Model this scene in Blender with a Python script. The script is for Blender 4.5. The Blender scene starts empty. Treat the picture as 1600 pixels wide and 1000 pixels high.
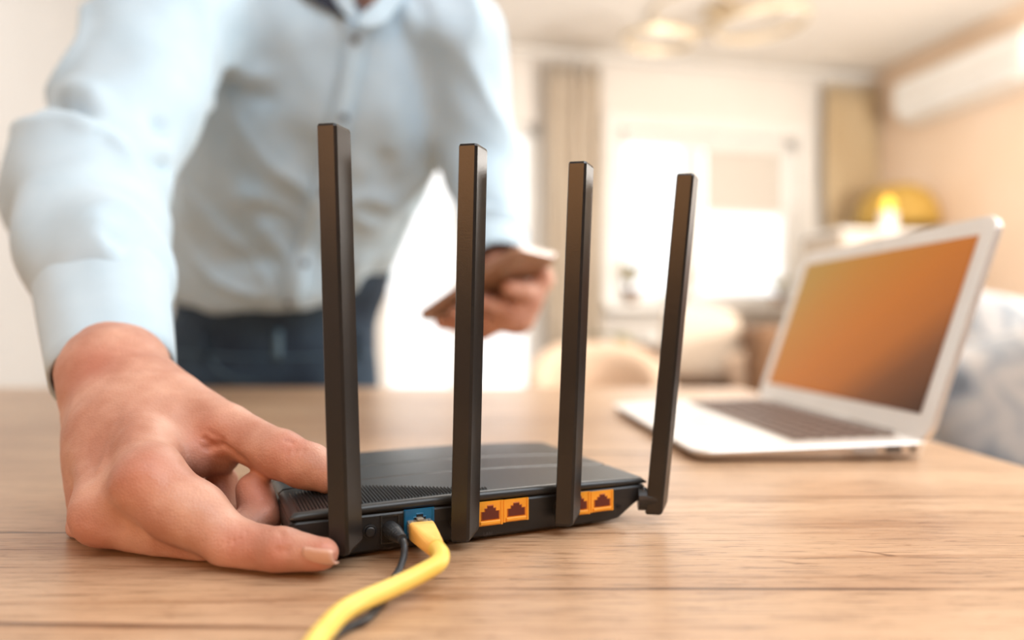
import bpy, bmesh, math, random
import numpy as np
from mathutils import Vector, Matrix, noise
from mathutils.bvhtree import BVHTree
random.seed(4); rng = np.random.default_rng(4)
S = bpy.context.scene
COL = S.collection
PI = math.pi
CZ = 0.852; F = 1100.0; TZ = 0.75

# ------------------------------------------------------------------ camera, world, lights, exposure
cam_d = bpy.data.cameras.new('camera'); cam = bpy.data.objects.new('camera', cam_d); COL.objects.link(cam)
cam.location = (0, 0, CZ); cam.rotation_euler = (PI/2 + 5/F, 0, 0)
cam_d.sensor_width = 36; cam_d.lens = 36*F/1600; cam_d.clip_start = 0.02; cam_d.clip_end = 60
cam_d.dof.use_dof = True; cam_d.dof.focus_distance = 0.318; cam_d.dof.aperture_fstop = (36*F/1600/1000)/0.0092
S.camera = cam
S.view_settings.view_transform = 'Standard'; S.view_settings.look = 'None'
S.view_settings.gamma = 1; S.view_settings.use_curve_mapping = False; S.view_settings.exposure = 0.30
wd = bpy.data.worlds.new('sky'); S.world = wd; wd.use_nodes = True
bg = wd.node_tree.nodes['Background']; bg.inputs[0].default_value = (1.0, 0.985, 0.965, 1); bg.inputs[1].default_value = 1.5

def light(name, typ, loc, target, energy, color, size=1.0, size_y=None, **kw):
    d = bpy.data.lights.new(name, typ); o = bpy.data.objects.new(name, d); COL.objects.link(o)
    o.location = loc; d.energy = energy; d.color = color
    o.rotation_euler = (Vector(target)-Vector(loc)).to_track_quat('-Z', 'Y').to_euler()
    if typ == 'AREA':
        d.shape = 'RECTANGLE'; d.size = size; d.size_y = size_y or size
    if typ == 'SPOT':
        d.spot_size = kw.get('cone', 0.6); d.spot_blend = kw.get('blend', 1.0); d.shadow_soft_size = size
    if typ == 'SUN': d.angle = kw.get('angle', 0.1)
    return o
light('overhead_fill_light', 'AREA', (0.45, 2.25, 2.55), (0.6, 2.3, 0), 28, (1.0, 0.96, 0.90), 1.2)  # added overhead fill without a fixture, brightens the room
light('ceiling_fill_light', 'AREA', (2.35, 1.4, 1.30), (0.5, 3.0, 2.62), 70, (1.0, 0.96, 0.90), 0.6)  # added unseen lamp pointed up to whiten the ceiling
light('cool_key_light', 'AREA', (0.25, -0.45, 2.35), (-0.2, 0.7, 0.85), 8, (0.88, 0.95, 1.0), 0.9)  # added cool key above the camera; no window stands here
light('cool_torso_fill_light', 'AREA', (0.75, 0.10, 1.75), (-0.30, 1.0, 1.10), 9.5, (0.84, 0.92, 1.0), 0.7)  # added cool fill from the right to lift the shirt front
light('warm_room_fill_light', 'AREA', (1.9, 0.5, 1.9), (0.9, 3.6, 1.2), 16, (1.0, 0.70, 0.46), 0.7)  # added warm fill for the background; no lamp stands here
light('warm_antenna_fill_light', 'AREA', (-0.55, -1.0, 1.34), (0.0, 0.35, 0.95), 10, (1.0, 0.46, 0.17), 1.4, 0.42)  # added warm panel behind the camera, mirrored as brown in the antennas

# ------------------------------------------------------------------ helpers
def P(px, py, d): return Vector(((px-800)/F*d, d, CZ + (505-py)/F*d))
def A3(p): return np.array(p, dtype=np.float32)

def node_mat(name, col=(0.8,0.8,0.8), rough=0.5, metal=0.0, **kw):
    m = bpy.data.materials.new(name); m.use_nodes = True
    nt = m.node_tree; b = nt.nodes['Principled BSDF']
    b.inputs['Base Color'].default_value = (*col, 1); b.inputs['Roughness'].default_value = rough
    b.inputs['Metallic'].default_value = metal
    for k, v in kw.items():
        key = {'spec':'Specular IOR Level','trans':'Transmission Weight','sss':'Subsurface Weight','sheen':'Sheen Weight','emis':'Emission Strength','alpha':'Alpha','coat':'Coat Weight'}[k]
        b.inputs[key].default_value = v
    return m
def noise_col(m, c1, c2, scale=10, detail=4, stretch=(1,1,1), lo=0.35, hi=0.65, bump=0.0, bdist=0.001, coord='Object', bscale=None, rough=None):
    nt = m.node_tree; N = nt.nodes; L = nt.links; b = N['Principled BSDF']
    tc = N.new('ShaderNodeTexCoord'); mp = N.new('ShaderNodeMapping'); mp.inputs['Scale'].default_value = stretch
    L.new(tc.outputs[coord], mp.inputs[0])
    n = N.new('ShaderNodeTexNoise'); n.inputs['Scale'].default_value = scale; n.inputs['Detail'].default_value = detail
    L.new(mp.outputs[0], n.inputs['Vector'])
    r = N.new('ShaderNodeValToRGB'); r.color_ramp.elements[0].position = lo; r.color_ramp.elements[1].position = hi
    r.color_ramp.elements[0].color = (*c1, 1); r.color_ramp.elements[1].color = (*c2, 1)
    L.new(n.outputs['Fac'], r.inputs[0]); L.new(r.outputs[0], b.inputs['Base Color'])
    if bump:
        n2 = N.new('ShaderNodeTexNoise'); n2.inputs['Scale'].default_value = bscale or scale*6; n2.inputs['Detail'].default_value = 5
        L.new(mp.outputs[0], n2.inputs['Vector'])
        bp = N.new('ShaderNodeBump'); bp.inputs['Strength'].default_value = bump; bp.inputs['Distance'].default_value = bdist
        L.new(n2.outputs['Fac'], bp.inputs['Height']); L.new(bp.outputs[0], b.inputs['Normal'])
    return m

def link(name, me, mat=None, parent=None, smooth=False):
    if mat:
        for q in (mat if isinstance(mat, (list, tuple)) else [mat]): me.materials.append(q)
    if smooth: me.shade_smooth()
    o = bpy.data.objects.new(name, me); COL.objects.link(o)
    if parent: o.parent = parent; o.matrix_parent_inverse = Matrix.Translation(-parent.location) if parent.parent is None else Matrix.Identity(4)
    return o
def obj(name, bm, mat=None, parent=None, smooth=False):
    me = bpy.data.meshes.new(name); bmesh.ops.recalc_face_normals(bm, faces=bm.faces); bm.to_mesh(me); bm.free()
    return link(name, me, mat, parent, smooth)
def tag(o, label, cat, group=None, kind=None):
    o['label'] = label; o['category'] = cat
    if group: o['group'] = group
    if kind: o['kind'] = kind
    return o
def thing(name, label, cat, loc=(0,0,0), group=None):
    o = bpy.data.objects.new(name, None); COL.objects.link(o); o.location = loc; o.empty_display_size = 0.05
    return tag(o, label, cat, group)
def struct(o): o['kind'] = 'structure'; return o
BM = bmesh.new
def frame(o, X, Y, Z):
    M = Matrix.Identity(4)
    for i, a in enumerate((X, Y, Z)): M.col[i][:3] = a
    M.col[3][:3] = o
    return M
ID = Matrix.Identity(4)
def bx(bm, x0, x1, y0, y1, z0, z1, M=ID, bevel=0.0, seg=2, mi=0):
    r = bmesh.ops.create_cube(bm, size=1)
    vs = r['verts']
    for v in vs: v.co = Vector(((x0+x1)/2+v.co.x*(x1-x0), (y0+y1)/2+v.co.y*(y1-y0), (z0+z1)/2+v.co.z*(z1-z0)))
    fs = set(f for v in vs for f in v.link_faces)
    for f in fs: f.material_index = mi
    if bevel:
        es = list(set(e for v in vs for e in v.link_edges))
        r2 = bmesh.ops.bevel(bm, geom=es, offset=bevel, segments=seg, affect='EDGES', profile=0.5, clamp_overlap=True)
        vs = list(set(list(r2['verts']) + [v for v in vs if v.is_valid]))
    for v in vs: v.co = M @ v.co
def prism(bm, pts, z0, z1, M=ID, bevel=0.0, seg=2, top=None):
    """polygon pts in xy extruded z0..z1; top = other polygon"""
    top = top or pts
    a = [bm.verts.new((p[0], p[1], z0)) for p in pts]; b = [bm.verts.new((p[0], p[1], z1)) for p in top]
    n = len(pts); fs = [bm.faces.new(a[::-1]), bm.faces.new(b)]
    for i in range(n): fs.append(bm.faces.new((a[i], a[(i+1)%n], b[(i+1)%n], b[i])))
    vs = a+b
    if bevel:
        es = list(set(e for v in vs for e in v.link_edges))
        r2 = bmesh.ops.bevel(bm, geom=es, offset=bevel, segments=seg, affect='EDGES', profile=0.5, clamp_overlap=True)
        vs = list(set(list(r2['verts']) + [v for v in vs if v.is_valid]))
    for v in vs: v.co = M @ v.co
def rrect(x0, x1, y0, y1, r, n=6):
    out = []
    for cx, cy, a0 in ((x1-r, y1-r, 0), (x0+r, y1-r, PI/2), (x0+r, y0+r, PI), (x1-r, y0+r, 3*PI/2)):
        for i in range(n+1):
            a = a0 + PI/2*i/n; out.append((cx+r*math.cos(a), cy+r*math.sin(a)))
    return out
def catmull(pts, n=8):
    P_ = [pts[0]*2-pts[1]] + list(pts) + [pts[-1]*2-pts[-2]]; out = []
    for i in range(1, len(P_)-2):
        a, b, c, d = P_[i-1:i+3]
        for k in range(n):
            t = k/n
            out.append(0.5*((2*b)+(c-a)*t+(2*a-5*b+4*c-d)*t*t+(3*b-a-3*c+d)*t**3))
    out.append(P_[-2]); return out
def tube(bm, pts, rad, n=12, cap=True):
    pts = [Vector(p) for p in pts]; rings = []
    rad = rad if isinstance(rad, (list, tuple)) else [rad]*len(pts)
    up = None
    for i, p in enumerate(pts):
        t = (pts[min(i+1, len(pts)-1)]-pts[max(i-1, 0)]).normalized()
        if up is None: up = t.orthogonal().normalized()
        else: up = (up - t*up.dot(t)).normalized()
        s = t.cross(up)
        rings.append([bm.verts.new(p+(up*math.cos(2*PI*k/n)+s*math.sin(2*PI*k/n))*rad[i]) for k in range(n)])
    for a, b in zip(rings, rings[1:]):
        for k in range(n): bm.faces.new((a[k], a[(k+1)%n], b[(k+1)%n], b[k]))
    if cap: bm.faces.new(rings[0][::-1]); bm.faces.new(rings[-1])
def lathe(bm, prof, n=32, M=ID):
    rings = []
    for r, z in prof:
        rings.append([bm.verts.new(M @ Vector((max(r,1e-5)*math.cos(2*PI*k/n), max(r,1e-5)*math.sin(2*PI*k/n), z))) for k in range(n)])
    for a, b in zip(rings, rings[1:]):
        for k in range(n): bm.faces.new((a[k], a[(k+1)%n], b[(k+1)%n], b[k]))
    bm.faces.new(rings[0][::-1]); bm.faces.new(rings[-1])

# ---- signed-distance modelling for the organic shapes
def rc(p, a, b, ra, rb):
    a = A3(a); ba = A3(b)-a; pa = p-a
    t = np.clip((pa@ba)/max(float(ba@ba), 1e-12), 0, 1)
    return np.linalg.norm(pa - t[:,None]*ba, axis=1) - (ra+(rb-ra)*t)
def ell(p, c, r, R=None):
    q = p-A3(c)
    if R is not None: q = q @ A3(R)         # columns of R = axes
    r = A3(r); k0 = np.linalg.norm(q/r, axis=1); k1 = np.linalg.norm(q/(r*r), axis=1)+1e-9
    return k0*(k0-1)/k1
def smin(a, b, k):
    h = np.maximum(k-np.abs(a-b), 0)/k
    return np.minimum(a, b) - h*h*k*0.25
def smax(a, b, k): return -smin(-a, -b, k)
def chain(p, pts, rs, k=0.003):
    d = None
    for i in range(len(pts)-1):
        e = rc(p, pts[i], pts[i+1], rs[i], rs[i+1]); d = e if d is None else smin(d, e, k)
    return d
def nets(f, lo, hi, h):
    lo = np.array(lo); hi = np.array(hi); n = np.ceil((hi-lo)/h).astype(int)+1
    v = np.empty(n, np.float32)
    ys = lo[1]+h*np.arange(n[1]); zs = lo[2]+h*np.arange(n[2])
    YY, ZZ = np.meshgrid(ys, zs, indexing='ij'); yz = np.stack([YY.ravel(), ZZ.ravel()], 1)
    step = max(1, int(400000/(n[1]*n[2])))
    for i in range(0, n[0], step):
        xs = lo[0]+h*np.arange(i, min(i+step, n[0]))
        p = np.concatenate([np.concatenate([np.full((len(yz),1), x), yz], 1) for x in xs]).astype(np.float32)
        v[i:i+len(xs)] = f(p).reshape(len(xs), n[1], n[2])
    ins = v < 0; cd = n-1
    cells = []; poss = []; quads = []; cnt = 0
    for a in range(3):
        b, c = (a+1)%3, (a+2)%3
        s0 = [slice(None)]*3; s1 = [slice(None)]*3; s0[a] = slice(0, -1); s1[a] = slice(1, None)
        idx = np.argwhere(ins[tuple(s0)] != ins[tuple(s1)])
        ok = (idx[:,b] > 0)&(idx[:,b] < cd[b])&(idx[:,c] > 0)&(idx[:,c] < cd[c]); idx = idx[ok]
        i1 = idx.copy(); i1[:,a] += 1
        v0 = v[tuple(idx.T)]; v1 = v[tuple(i1.T)]
        pos = idx.astype(float); pos[:,a] += v0/(v0-v1)
        q = []
        for ob, oc in ((-1,-1),(0,-1),(0,0),(-1,0)):
            ce = idx.copy(); ce[:,b] += ob; ce[:,c] += oc
            q.append((ce[:,0]*cd[1]+ce[:,1])*cd[2]+ce[:,2]); poss.append(pos)
        q = np.stack(q, 1); fl = v0 > 0; q[fl] = q[fl][:, ::-1]
        cells.append(q.T.ravel()); quads.append(q)
    cells = np.concatenate(cells); poss = np.concatenate(poss)
    uq, inv = np.unique(cells, return_inverse=True); ct = np.bincount(inv)
    V = np.stack([np.bincount(inv, weights=poss[:,k])/ct for k in range(3)], 1)*h+lo
    Q = np.searchsorted(uq, np.concatenate(quads))
    return V, Q
def vnormals(V, Q):
    fn = np.cross(V[Q[:,2]]-V[Q[:,0]], V[Q[:,3]]-V[Q[:,1]]); N = np.zeros_like(V)
    for k in range(4):
        for c in range(3): N[:,c] += np.bincount(Q[:,k], weights=fn[:,c], minlength=len(V))
    return N/(np.linalg.norm(N, axis=1)[:,None]+1e-12)
def groove(V, N, segs):
    """segs: (polyline pts, width, depth) pushes the surface in (depth>0) or out"""
    D = np.zeros(len(V))
    for pts, w, dep in segs:
        dm = np.full(len(V), 1e9)
        for a, b in zip(pts, pts[1:]): dm = np.minimum(dm, rc(V.astype(np.float32), a, b, 0, 0))
        D += dep*np.exp(-(dm/w)**2)
    return V - N*D[:,None]
def qmesh(name, V, Q):
    me = bpy.data.meshes.new(name); me.from_pydata(V.tolist(), [], Q.tolist()); return me
def relax(V, Q, it=2, f=0.5):
    E = np.concatenate([Q[:,[0,1]], Q[:,[1,2]], Q[:,[2,3]], Q[:,[3,0]]]); n = len(V)
    ct = np.bincount(E[:,0], minlength=n)+np.bincount(E[:,1], minlength=n)+1e-9
    for _ in range(it):
        M = np.stack([np.bincount(E[:,0], weights=V[E[:,1],k], minlength=n)+np.bincount(E[:,1], weights=V[E[:,0],k], minlength=n) for k in range(3)], 1)/ct[:,None]
        V = V*(1-f)+M*f
    return V

# ------------------------------------------------------------------ materials
def wood_mat():
    m = node_mat('oak_laminate', (0.6,0.36,0.2), 0.32); nt = m.node_tree; N = nt.nodes; L = nt.links; b = N['Principled BSDF']
    tc = N.new('ShaderNodeTexCoord')
    def nz(stretch, scale, detail=5, dist=0.0, rot=0.0):
        mp = N.new('ShaderNodeMapping'); mp.inputs['Scale'].default_value = stretch; mp.inputs['Rotation'].default_value = (0,0,rot)
        L.new(tc.outputs['Object'], mp.inputs[0])
        n = N.new('ShaderNodeTexNoise'); n.inputs['Scale'].default_value = scale; n.inputs['Detail'].default_value = detail; n.inputs['Distortion'].default_value = dist
        L.new(mp.outputs[0], n.inputs['Vector']); return n
    def ramp(n, stops):
        r = N.new('ShaderNodeValToRGB'); e = r.color_ramp.elements
        e[0].position, e[0].color = stops[0][0], (*stops[0][1], 1); e[1].position, e[1].color = stops[-1][0], (*stops[-1][1], 1)
        for p, c in stops[1:-1]: q = e.new(p); q.color = (*c, 1)
        L.new(n.outputs['Fac'], r.inputs[0]); return r
    def mul(a, bb, fac=1.0):
        x = N.new('ShaderNodeMixRGB'); x.blend_type = 'MULTIPLY'; x.inputs[0].default_value = fac
        L.new(a.outputs[0], x.inputs[1]); L.new(bb.outputs[0], x.inputs[2]); return x
    broad = ramp(nz((1.2, 9, 1), 2.2, 4, 0.6, 0.04), [(0.30,(0.39,0.235,0.138)),(0.5,(0.51,0.335,0.208)),(0.70,(0.60,0.415,0.268))])
    fine = ramp(nz((12, 190, 1), 3.0, 6, 0.3, 0.03), [(0.30,(0.48,0.42,0.36)),(0.45,(0.90,0.88,0.86)),(0.62,(1,1,1))])
    streak = ramp(nz((1.1, 38, 1), 2.6, 3, 0.9, 0.05), [(0.29,(0.26,0.19,0.15)),(0.325,(0.72,0.63,0.55)),(0.40,(1,1,1)),(0.6,(1,1,1))])
    pores = ramp(nz((40, 420, 1), 3.0, 2, 0.0, 0.03), [(0.30,(0.50,0.42,0.35)),(0.37,(1,1,1)),(0.6,(1,1,1))])
    knot = ramp(nz((9, 34, 1), 2.2, 3, 1.5, 0.2), [(0.24,(0.30,0.22,0.17)),(0.285,(0.85,0.80,0.75)),(0.33,(1,1,1)),(0.6,(1,1,1))])
    crack = ramp(nz((0.9, 55, 1), 1.7, 2, 0.5, 0.04), [(0.255,(0.16,0.11,0.09)),(0.272,(0.8,0.72,0.65)),(0.32,(1,1,1)),(0.6,(1,1,1))])
    c = mul(mul(mul(mul(mul(broad, fine), streak), pores, 0.8), knot, 0.8), crack)
    L.new(c.outputs[0], b.inputs['Base Color'])
    bp = N.new('ShaderNodeBump'); bp.inputs['Strength'].default_value = 0.25; bp.inputs['Distance'].default_value = 0.0006
    L.new(fine.outputs[0], bp.inputs['Height']); L.new(bp.outputs[0], b.inputs['Normal'])
    return m
WOOD = wood_mat()
M_WALL = noise_col(node_mat('cream_wall_paint', rough=0.85), (0.80,0.765,0.715), (0.84,0.805,0.76), 2, bump=0.05, bscale=200)
M_WALLR = noise_col(node_mat('peach_wall_paint', rough=0.85), (0.84,0.66,0.50), (0.88,0.71,0.56), 2, bump=0.05, bscale=200)
M_WALLL = noise_col(node_mat('grey_wall_paint', rough=0.85), (0.56,0.57,0.575), (0.59,0.60,0.605), 2, bump=0.05, bscale=200)
M_CEIL = noise_col(node_mat('ceiling_paint', rough=0.9), (0.87,0.84,0.79), (0.9,0.87,0.82), 2)
M_FLOOR = noise_col(node_mat('floor_boards', rough=0.45), (0.36,0.25,0.17), (0.5,0.36,0.25), 3, stretch=(1,8,1))
M_WHITE = noise_col(node_mat('white_paint', rough=0.4), (0.84,0.83,0.80), (0.88,0.87,0.84), 5)
M_GLASS = node_mat('window_glass', (1,1,1), 0.0, trans=1.0); M_GLASS.node_tree.nodes['Principled BSDF'].inputs['IOR'].default_value = 1.0
M_BLACK = noise_col(node_mat('black_plastic', rough=0.42), (0.010,0.011,0.012), (0.014,0.015,0.017), 60, bump=0.15, bdist=0.0002, bscale=1800)
M_LID = noise_col(node_mat('matt_lid_plastic', rough=0.36, spec=0.6), (0.014,0.017,0.019), (0.018,0.021,0.023), 40, bump=0.2, bdist=0.0002, bscale=1500)
M_ANT = noise_col(node_mat('antenna_plastic', rough=0.29), (0.008,0.008,0.008), (0.012,0.011,0.011), 40, bump=0.2, bdist=0.0002, bscale=1500)
M_DARK = node_mat('dark_hole', (0.003,0.003,0.003), 0.7)
M_LAN = noise_col(node_mat('orange_port_plastic', rough=0.4), (0.80,0.34,0.02), (0.88,0.40,0.04), 80)
M_LANIN = node_mat('port_recess_shade', (0.11,0.018,0.008), 0.55)
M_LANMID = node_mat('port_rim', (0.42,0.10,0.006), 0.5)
M_BLUE = noise_col(node_mat('blue_port_plastic', rough=0.4), (0.0,0.10,0.24), (0.0,0.13,0.29), 80)
M_YEL = noise_col(node_mat('yellow_cable_jacket', rough=0.42, sss=0.0), (0.86,0.62,0.12), (0.92,0.69,0.17), 60, bump=0.05, bdist=0.0003)
M_BOOT = noise_col(node_mat('yellow_boot', rough=0.45), (0.84,0.50,0.12), (0.90,0.57,0.15), 60)
M_CLEAR = node_mat('clear_plastic', (0.9,0.85,0.72), 0.12, trans=0.75)
M_GOLD = node_mat('gold_contact', (0.9,0.6,0.2), 0.3, 1.0)
M_CORD = noise_col(node_mat('black_cord', rough=0.4), (0.015,0.018,0.022), (0.022,0.026,0.03), 60)
M_ALU = noise_col(node_mat('brushed_aluminium', rough=0.38, metal=0.55), (0.78,0.76,0.73), (0.82,0.80,0.77), 30)
M_KEY = noise_col(node_mat('dark_keys', rough=0.5), (0.10,0.055,0.035), (0.13,0.07,0.045), 60)
M_KEYBED = node_mat('keyboard_well', (0.50,0.44,0.38), 0.5)

# ------------------------------------------------------------------ the room (rotated 12 degrees against the view)
th = math.radians(12)
CORN = Vector((2.55, 5.05, 0)); WD = Vector((-math.cos(th), -math.sin(th), 0)); RD = Vector((math.sin(th), -math.cos(th), 0))
RM = frame(CORN, WD, RD, Vector((0,0,1)))     # room coordinates: t along window wall, d into the room, h up
def W(t, d, h): return RM @ Vector((t, d, h))
RW, RL, RH = 4.6, 6.2, 2.62
def rbox(name, lst, mat, parent=None, bevel=0.0):
    bm = BM()
    for b_ in lst: bx(bm, *b_, M=RM, bevel=bevel)
    return obj(name, bm, mat, parent)
struct(rbox('floor', [(-0.15, RW+0.15, -0.2, RL+1.7, -0.1, 0)], M_FLOOR))
struct(rbox('ceiling', [(-0.15, RW+0.15, -0.2, RL+1.7, RH, RH+0.12)], M_CEIL))
struct(rbox('wall_right', [(-0.15, 0, -0.2, RL+1.7, 0, RH)], M_WALLR))
struct(rbox('wall_left', [(RW, RW+0.15, -0.2, RL+1.7, 0, RH)], M_WALLL))
T2a, T2b, T1a, T1b, WT, SILL = 0.56, 1.90, 2.42, 3.45, 2.14, 0.98
struct(rbox('wall_far', [(0, T2a, -0.2, 0, 0, RH), (T2a, T2b, -0.2, 0, 0, SILL), (T2a, T2b, -0.2, 0, WT, RH),
      (T2b, T1a, -0.2, 0, 0, RH), (T1a, T1b, -0.2, 0, WT, RH), (T1b, RW, -0.2, 0, 0, RH)], M_WALL))
struct(rbox('wall_back', [(-0.15, RW+0.15, RL+1.6, RL+1.75, 0, RH)], M_WALL))
struct(rbox('baseboard_right', [(0.0, 0.015, 0, RL-0.2, 0, 0.09)], M_WHITE))
struct(rbox('baseboard_left', [(RW-0.015, RW, 0, RL-0.2, 0, 0.09)], M_WHITE))
def window(name, ta, tb, z0, z1, posts, bar=0.075):
    w = struct(bpy.data.objects.new(name, None)); COL.objects.link(w); w.location = W((ta+tb)/2, -0.08, z0)
    fr = [(ta, tb, -0.12, -0.04, z1-bar, z1), (ta, tb, -0.12, -0.04, z0, z0+bar), (ta, ta+bar, -0.12, -0.04, z0, z1), (tb-bar, tb, -0.12, -0.04, z0, z1)]
    for p in posts: fr.append((p-0.055, p+0.055, -0.12, -0.03, z0, z1))
    rbox('window_frame', fr, M_WHITE, w)
    ed = [ta]+list(posts)+[tb]
    for a, b_ in zip(ed, ed[1:]): rbox('pane', [(a+0.05, b_-0.05, -0.085, -0.079, z0+0.05, z1-0.05)], M_GLASS, w)
    return w
w2 = window('window_2', T2a, T2b, SILL, WT, [1.33])
rbox('casing', [(T2a-0.09, T2a, -0.01, 0.02, SILL-0.03, WT+0.09), (T2b, T2b+0.09, -0.01, 0.02, SILL-0.03, WT+0.09), (T2a, T2b, -0.01, 0.02, WT, WT+0.09)], M_WHITE, w2)
rbox('window_sill', [(T2a-0.12, T2b+0.12, -0.05, 0.16, SILL-0.045, SILL)], M_WHITE, w2, 0.006)
w1 = window('window_1', T1a, T1b, 0.02, WT, [2.93])
rbox('handle', [(2.86, 2.885, -0.03, 0.0, 1.0, 1.14)], M_ALU, w1)
M_BLIND = noise_col(node_mat('blind_fabric', rough=0.8), (0.66,0.62,0.56), (0.7,0.66,0.6), 60)
bl = thing('roller_blind', 'beige roller blind pulled halfway down the right window sash', 'blind', W(0.96, -0.02, 2.0))
rbox('blind_fabric', [(0.66, 1.25, -0.026, -0.022, 1.62, 2.04)], M_BLIND, bl); rbox('roller_tube', [(0.64, 1.27, -0.036, 0.012, 2.03, 2.075)], M_WHITE, bl, 0.01)
rbox('bottom_bar', [(0.65, 1.26, -0.031, -0.016, 1.60, 1.625)], M_WHITE, bl)
M_CURT = noise_col(node_mat('curtain_cloth', rough=0.9, sheen=0.3), (0.50,0.42,0.33), (0.56,0.48,0.38), 8, stretch=(1,1,0.2), bump=0.2, bscale=300)
def curtain(t0, t1, nf, label, mat):
    c = thing('curtain', label, 'curtain', W((t0+t1)/2, 0.13, 0.02), 'curtains at the windows')
    bm = BM(); n = nf*10; rows = 14; g = []
    for j in range(rows+1):
        z = 0.03+(2.50-0.03)*j/rows; row = []
        for i in range(n+1):
            f = i/n; amp = 0.032*(1.0-0.25*j/rows)
            row.append(bm.verts.new(W(t0+(t1-t0)*f+0.006*math.sin(i*0.9+j), 0.13+amp*math.sin(f*nf*2*PI)+0.006*math.sin(3.1*i+j*0.7), z)))
        g.append(row)
    for j in range(rows):
        for i in range(n): bm.faces.new((g[j][i], g[j][i+1], g[j+1][i+1], g[j+1][i]))
    o = obj('curtain_panel', bm, mat, c, True)
    md = o.modifiers.new('thick', 'SOLIDIFY'); md.thickness = 0.004
    for k in range(nf+1):
        bm = BM(); tube(bm, [W(t0+(t1-t0)*k/nf, 0.13, 2.49), W(t0+(t1-t0)*k/nf, 0.13, 2.54)], 0.006, 8); obj('curtain_hook', bm, M_WHITE, c)
curtain(2.05, 2.41, 5, 'grey beige floor length curtain left of the window, beside the man', M_CURT)
M_CURT2 = noise_col(node_mat('curtain_cloth_warm', rough=0.9, sheen=0.3), (0.56,0.43,0.26), (0.62,0.49,0.31), 8, stretch=(1,1,0.2), bump=0.2, bscale=300)
curtain(0.02, 0.42, 6, 'sand coloured curtain in the corner near the air conditioner', M_CURT2)
r_ = tag(rbox('curtain_rail', [(0.0, 3.7, 0.11, 0.15, 2.54, 2.565)], M_WHITE), 'long white curtain rail above the windows', 'rail')

# air conditioner on the right wall
ac = thing('air_conditioner', 'white split air conditioner high on the right wall', 'air conditioner', W(0.11, 1.0, 2.13))
bm = BM()
prof = [(0.0, 2.13), (0.0, 2.41), (0.15, 2.41), (0.20, 2.38), (0.215, 2.28), (0.20, 2.19), (0.13, 2.135)]
MM = frame(CORN+RD*0.50, WD, Vector((0,0,1)), RD); prism(bm, prof, 0, 0.90, M=MM, bevel=0.008)
obj('housing', bm, M_WHITE, ac)
rbox('air_flap', [(0.135, 0.195, 0.55, 1.35, 2.136, 2.150)], M_WHITE, ac, 0.004)
bm = BM(); bx(bm, 0.2135, 0.2185, 0.53, 1.37, 2.24, 2.245, M=RM); obj('panel_seam', bm, node_mat('seam_grey', (0.5,0.45,0.4), 0.6), ac)

# ring ceiling lamp
M_RING = node_mat('pale_gold_ring', (0.72,0.60,0.42), 0.35, 0.5)
M_RGLOW = node_mat('ring_diffuser', (0.95,0.9,0.8), 0.5)
b_ = M_RGLOW.node_tree.nodes['Principled BSDF']; b_.inputs['Emission Color'].default_value = (1,0.9,0.72,1); b_.inputs['Emission Strength'].default_value = 0.05
lc = P(1130, 20, 3.95)
lamp = thing('ceiling_lamp', 'ceiling lamp of several thin gold rings', 'lamp', (lc.x, lc.y, RH))
def ring(bm, c, r, tw, hh, n=48, M=None):
    prev = None; first = None
    for i in range(n):
        a = 2*PI*i/n; ca, sa = math.cos(a), math.sin(a)
        q = [bm.verts.new(M @ Vector(((r+dr)*ca, (r+dr)*sa, dz))) for dr, dz in ((-tw,-hh),(tw,-hh),(tw,hh),(-tw,hh))]
        if prev:
            for k in range(4): bm.faces.new((prev[k], prev[(k+1)%4], q[(k+1)%4], q[k]))
        else: first = q
        prev = q
    for k in range(4): bm.faces.new((prev[k], prev[(k+1)%4], first[(k+1)%4], first[k]))
for px, py, d, r, tx, ty in ((1030,62,3.75,0.19,0.10,0.06),(1085,18,3.95,0.23,-0.08,0.05),(1190,36,3.85,0.25,0.05,-0.08),(1235,8,4.05,0.20,-0.1,0.1),(1130,-28,3.8,0.2,0.05,0.05)):
    c = P(px, py, d); Mx = Matrix.Translation(c) @ Matrix.Rotation(tx, 4, 'X') @ Matrix.Rotation(ty, 4, 'Y')
    bm = BM(); ring(bm, c, r, 0.010, 0.016, M=Mx); rg = obj('lamp_ring', bm, M_RING, lamp)
    bm = BM(); ring(bm, c, r, 0.007, 0.003, M=Mx @ Matrix.Translation((0,0,-0.019))); g_ = obj('ring_diffuser', bm, M_RGLOW, rg)
    bm = BM(); tube(bm, [c+Vector((r*0.9,0,0.01)), Vector((lc.x, lc.y, RH-0.03))], 0.0035, 6); obj('rod', bm, M_RING, lamp)
bm = BM(); lathe(bm, [(0.0,-0.035),(0.09,-0.035),(0.10,-0.02),(0.10,0)], M=Matrix.Translation((lc.x, lc.y, RH))); obj('ceiling_rose', bm, M_RING, lamp, True)

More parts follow.
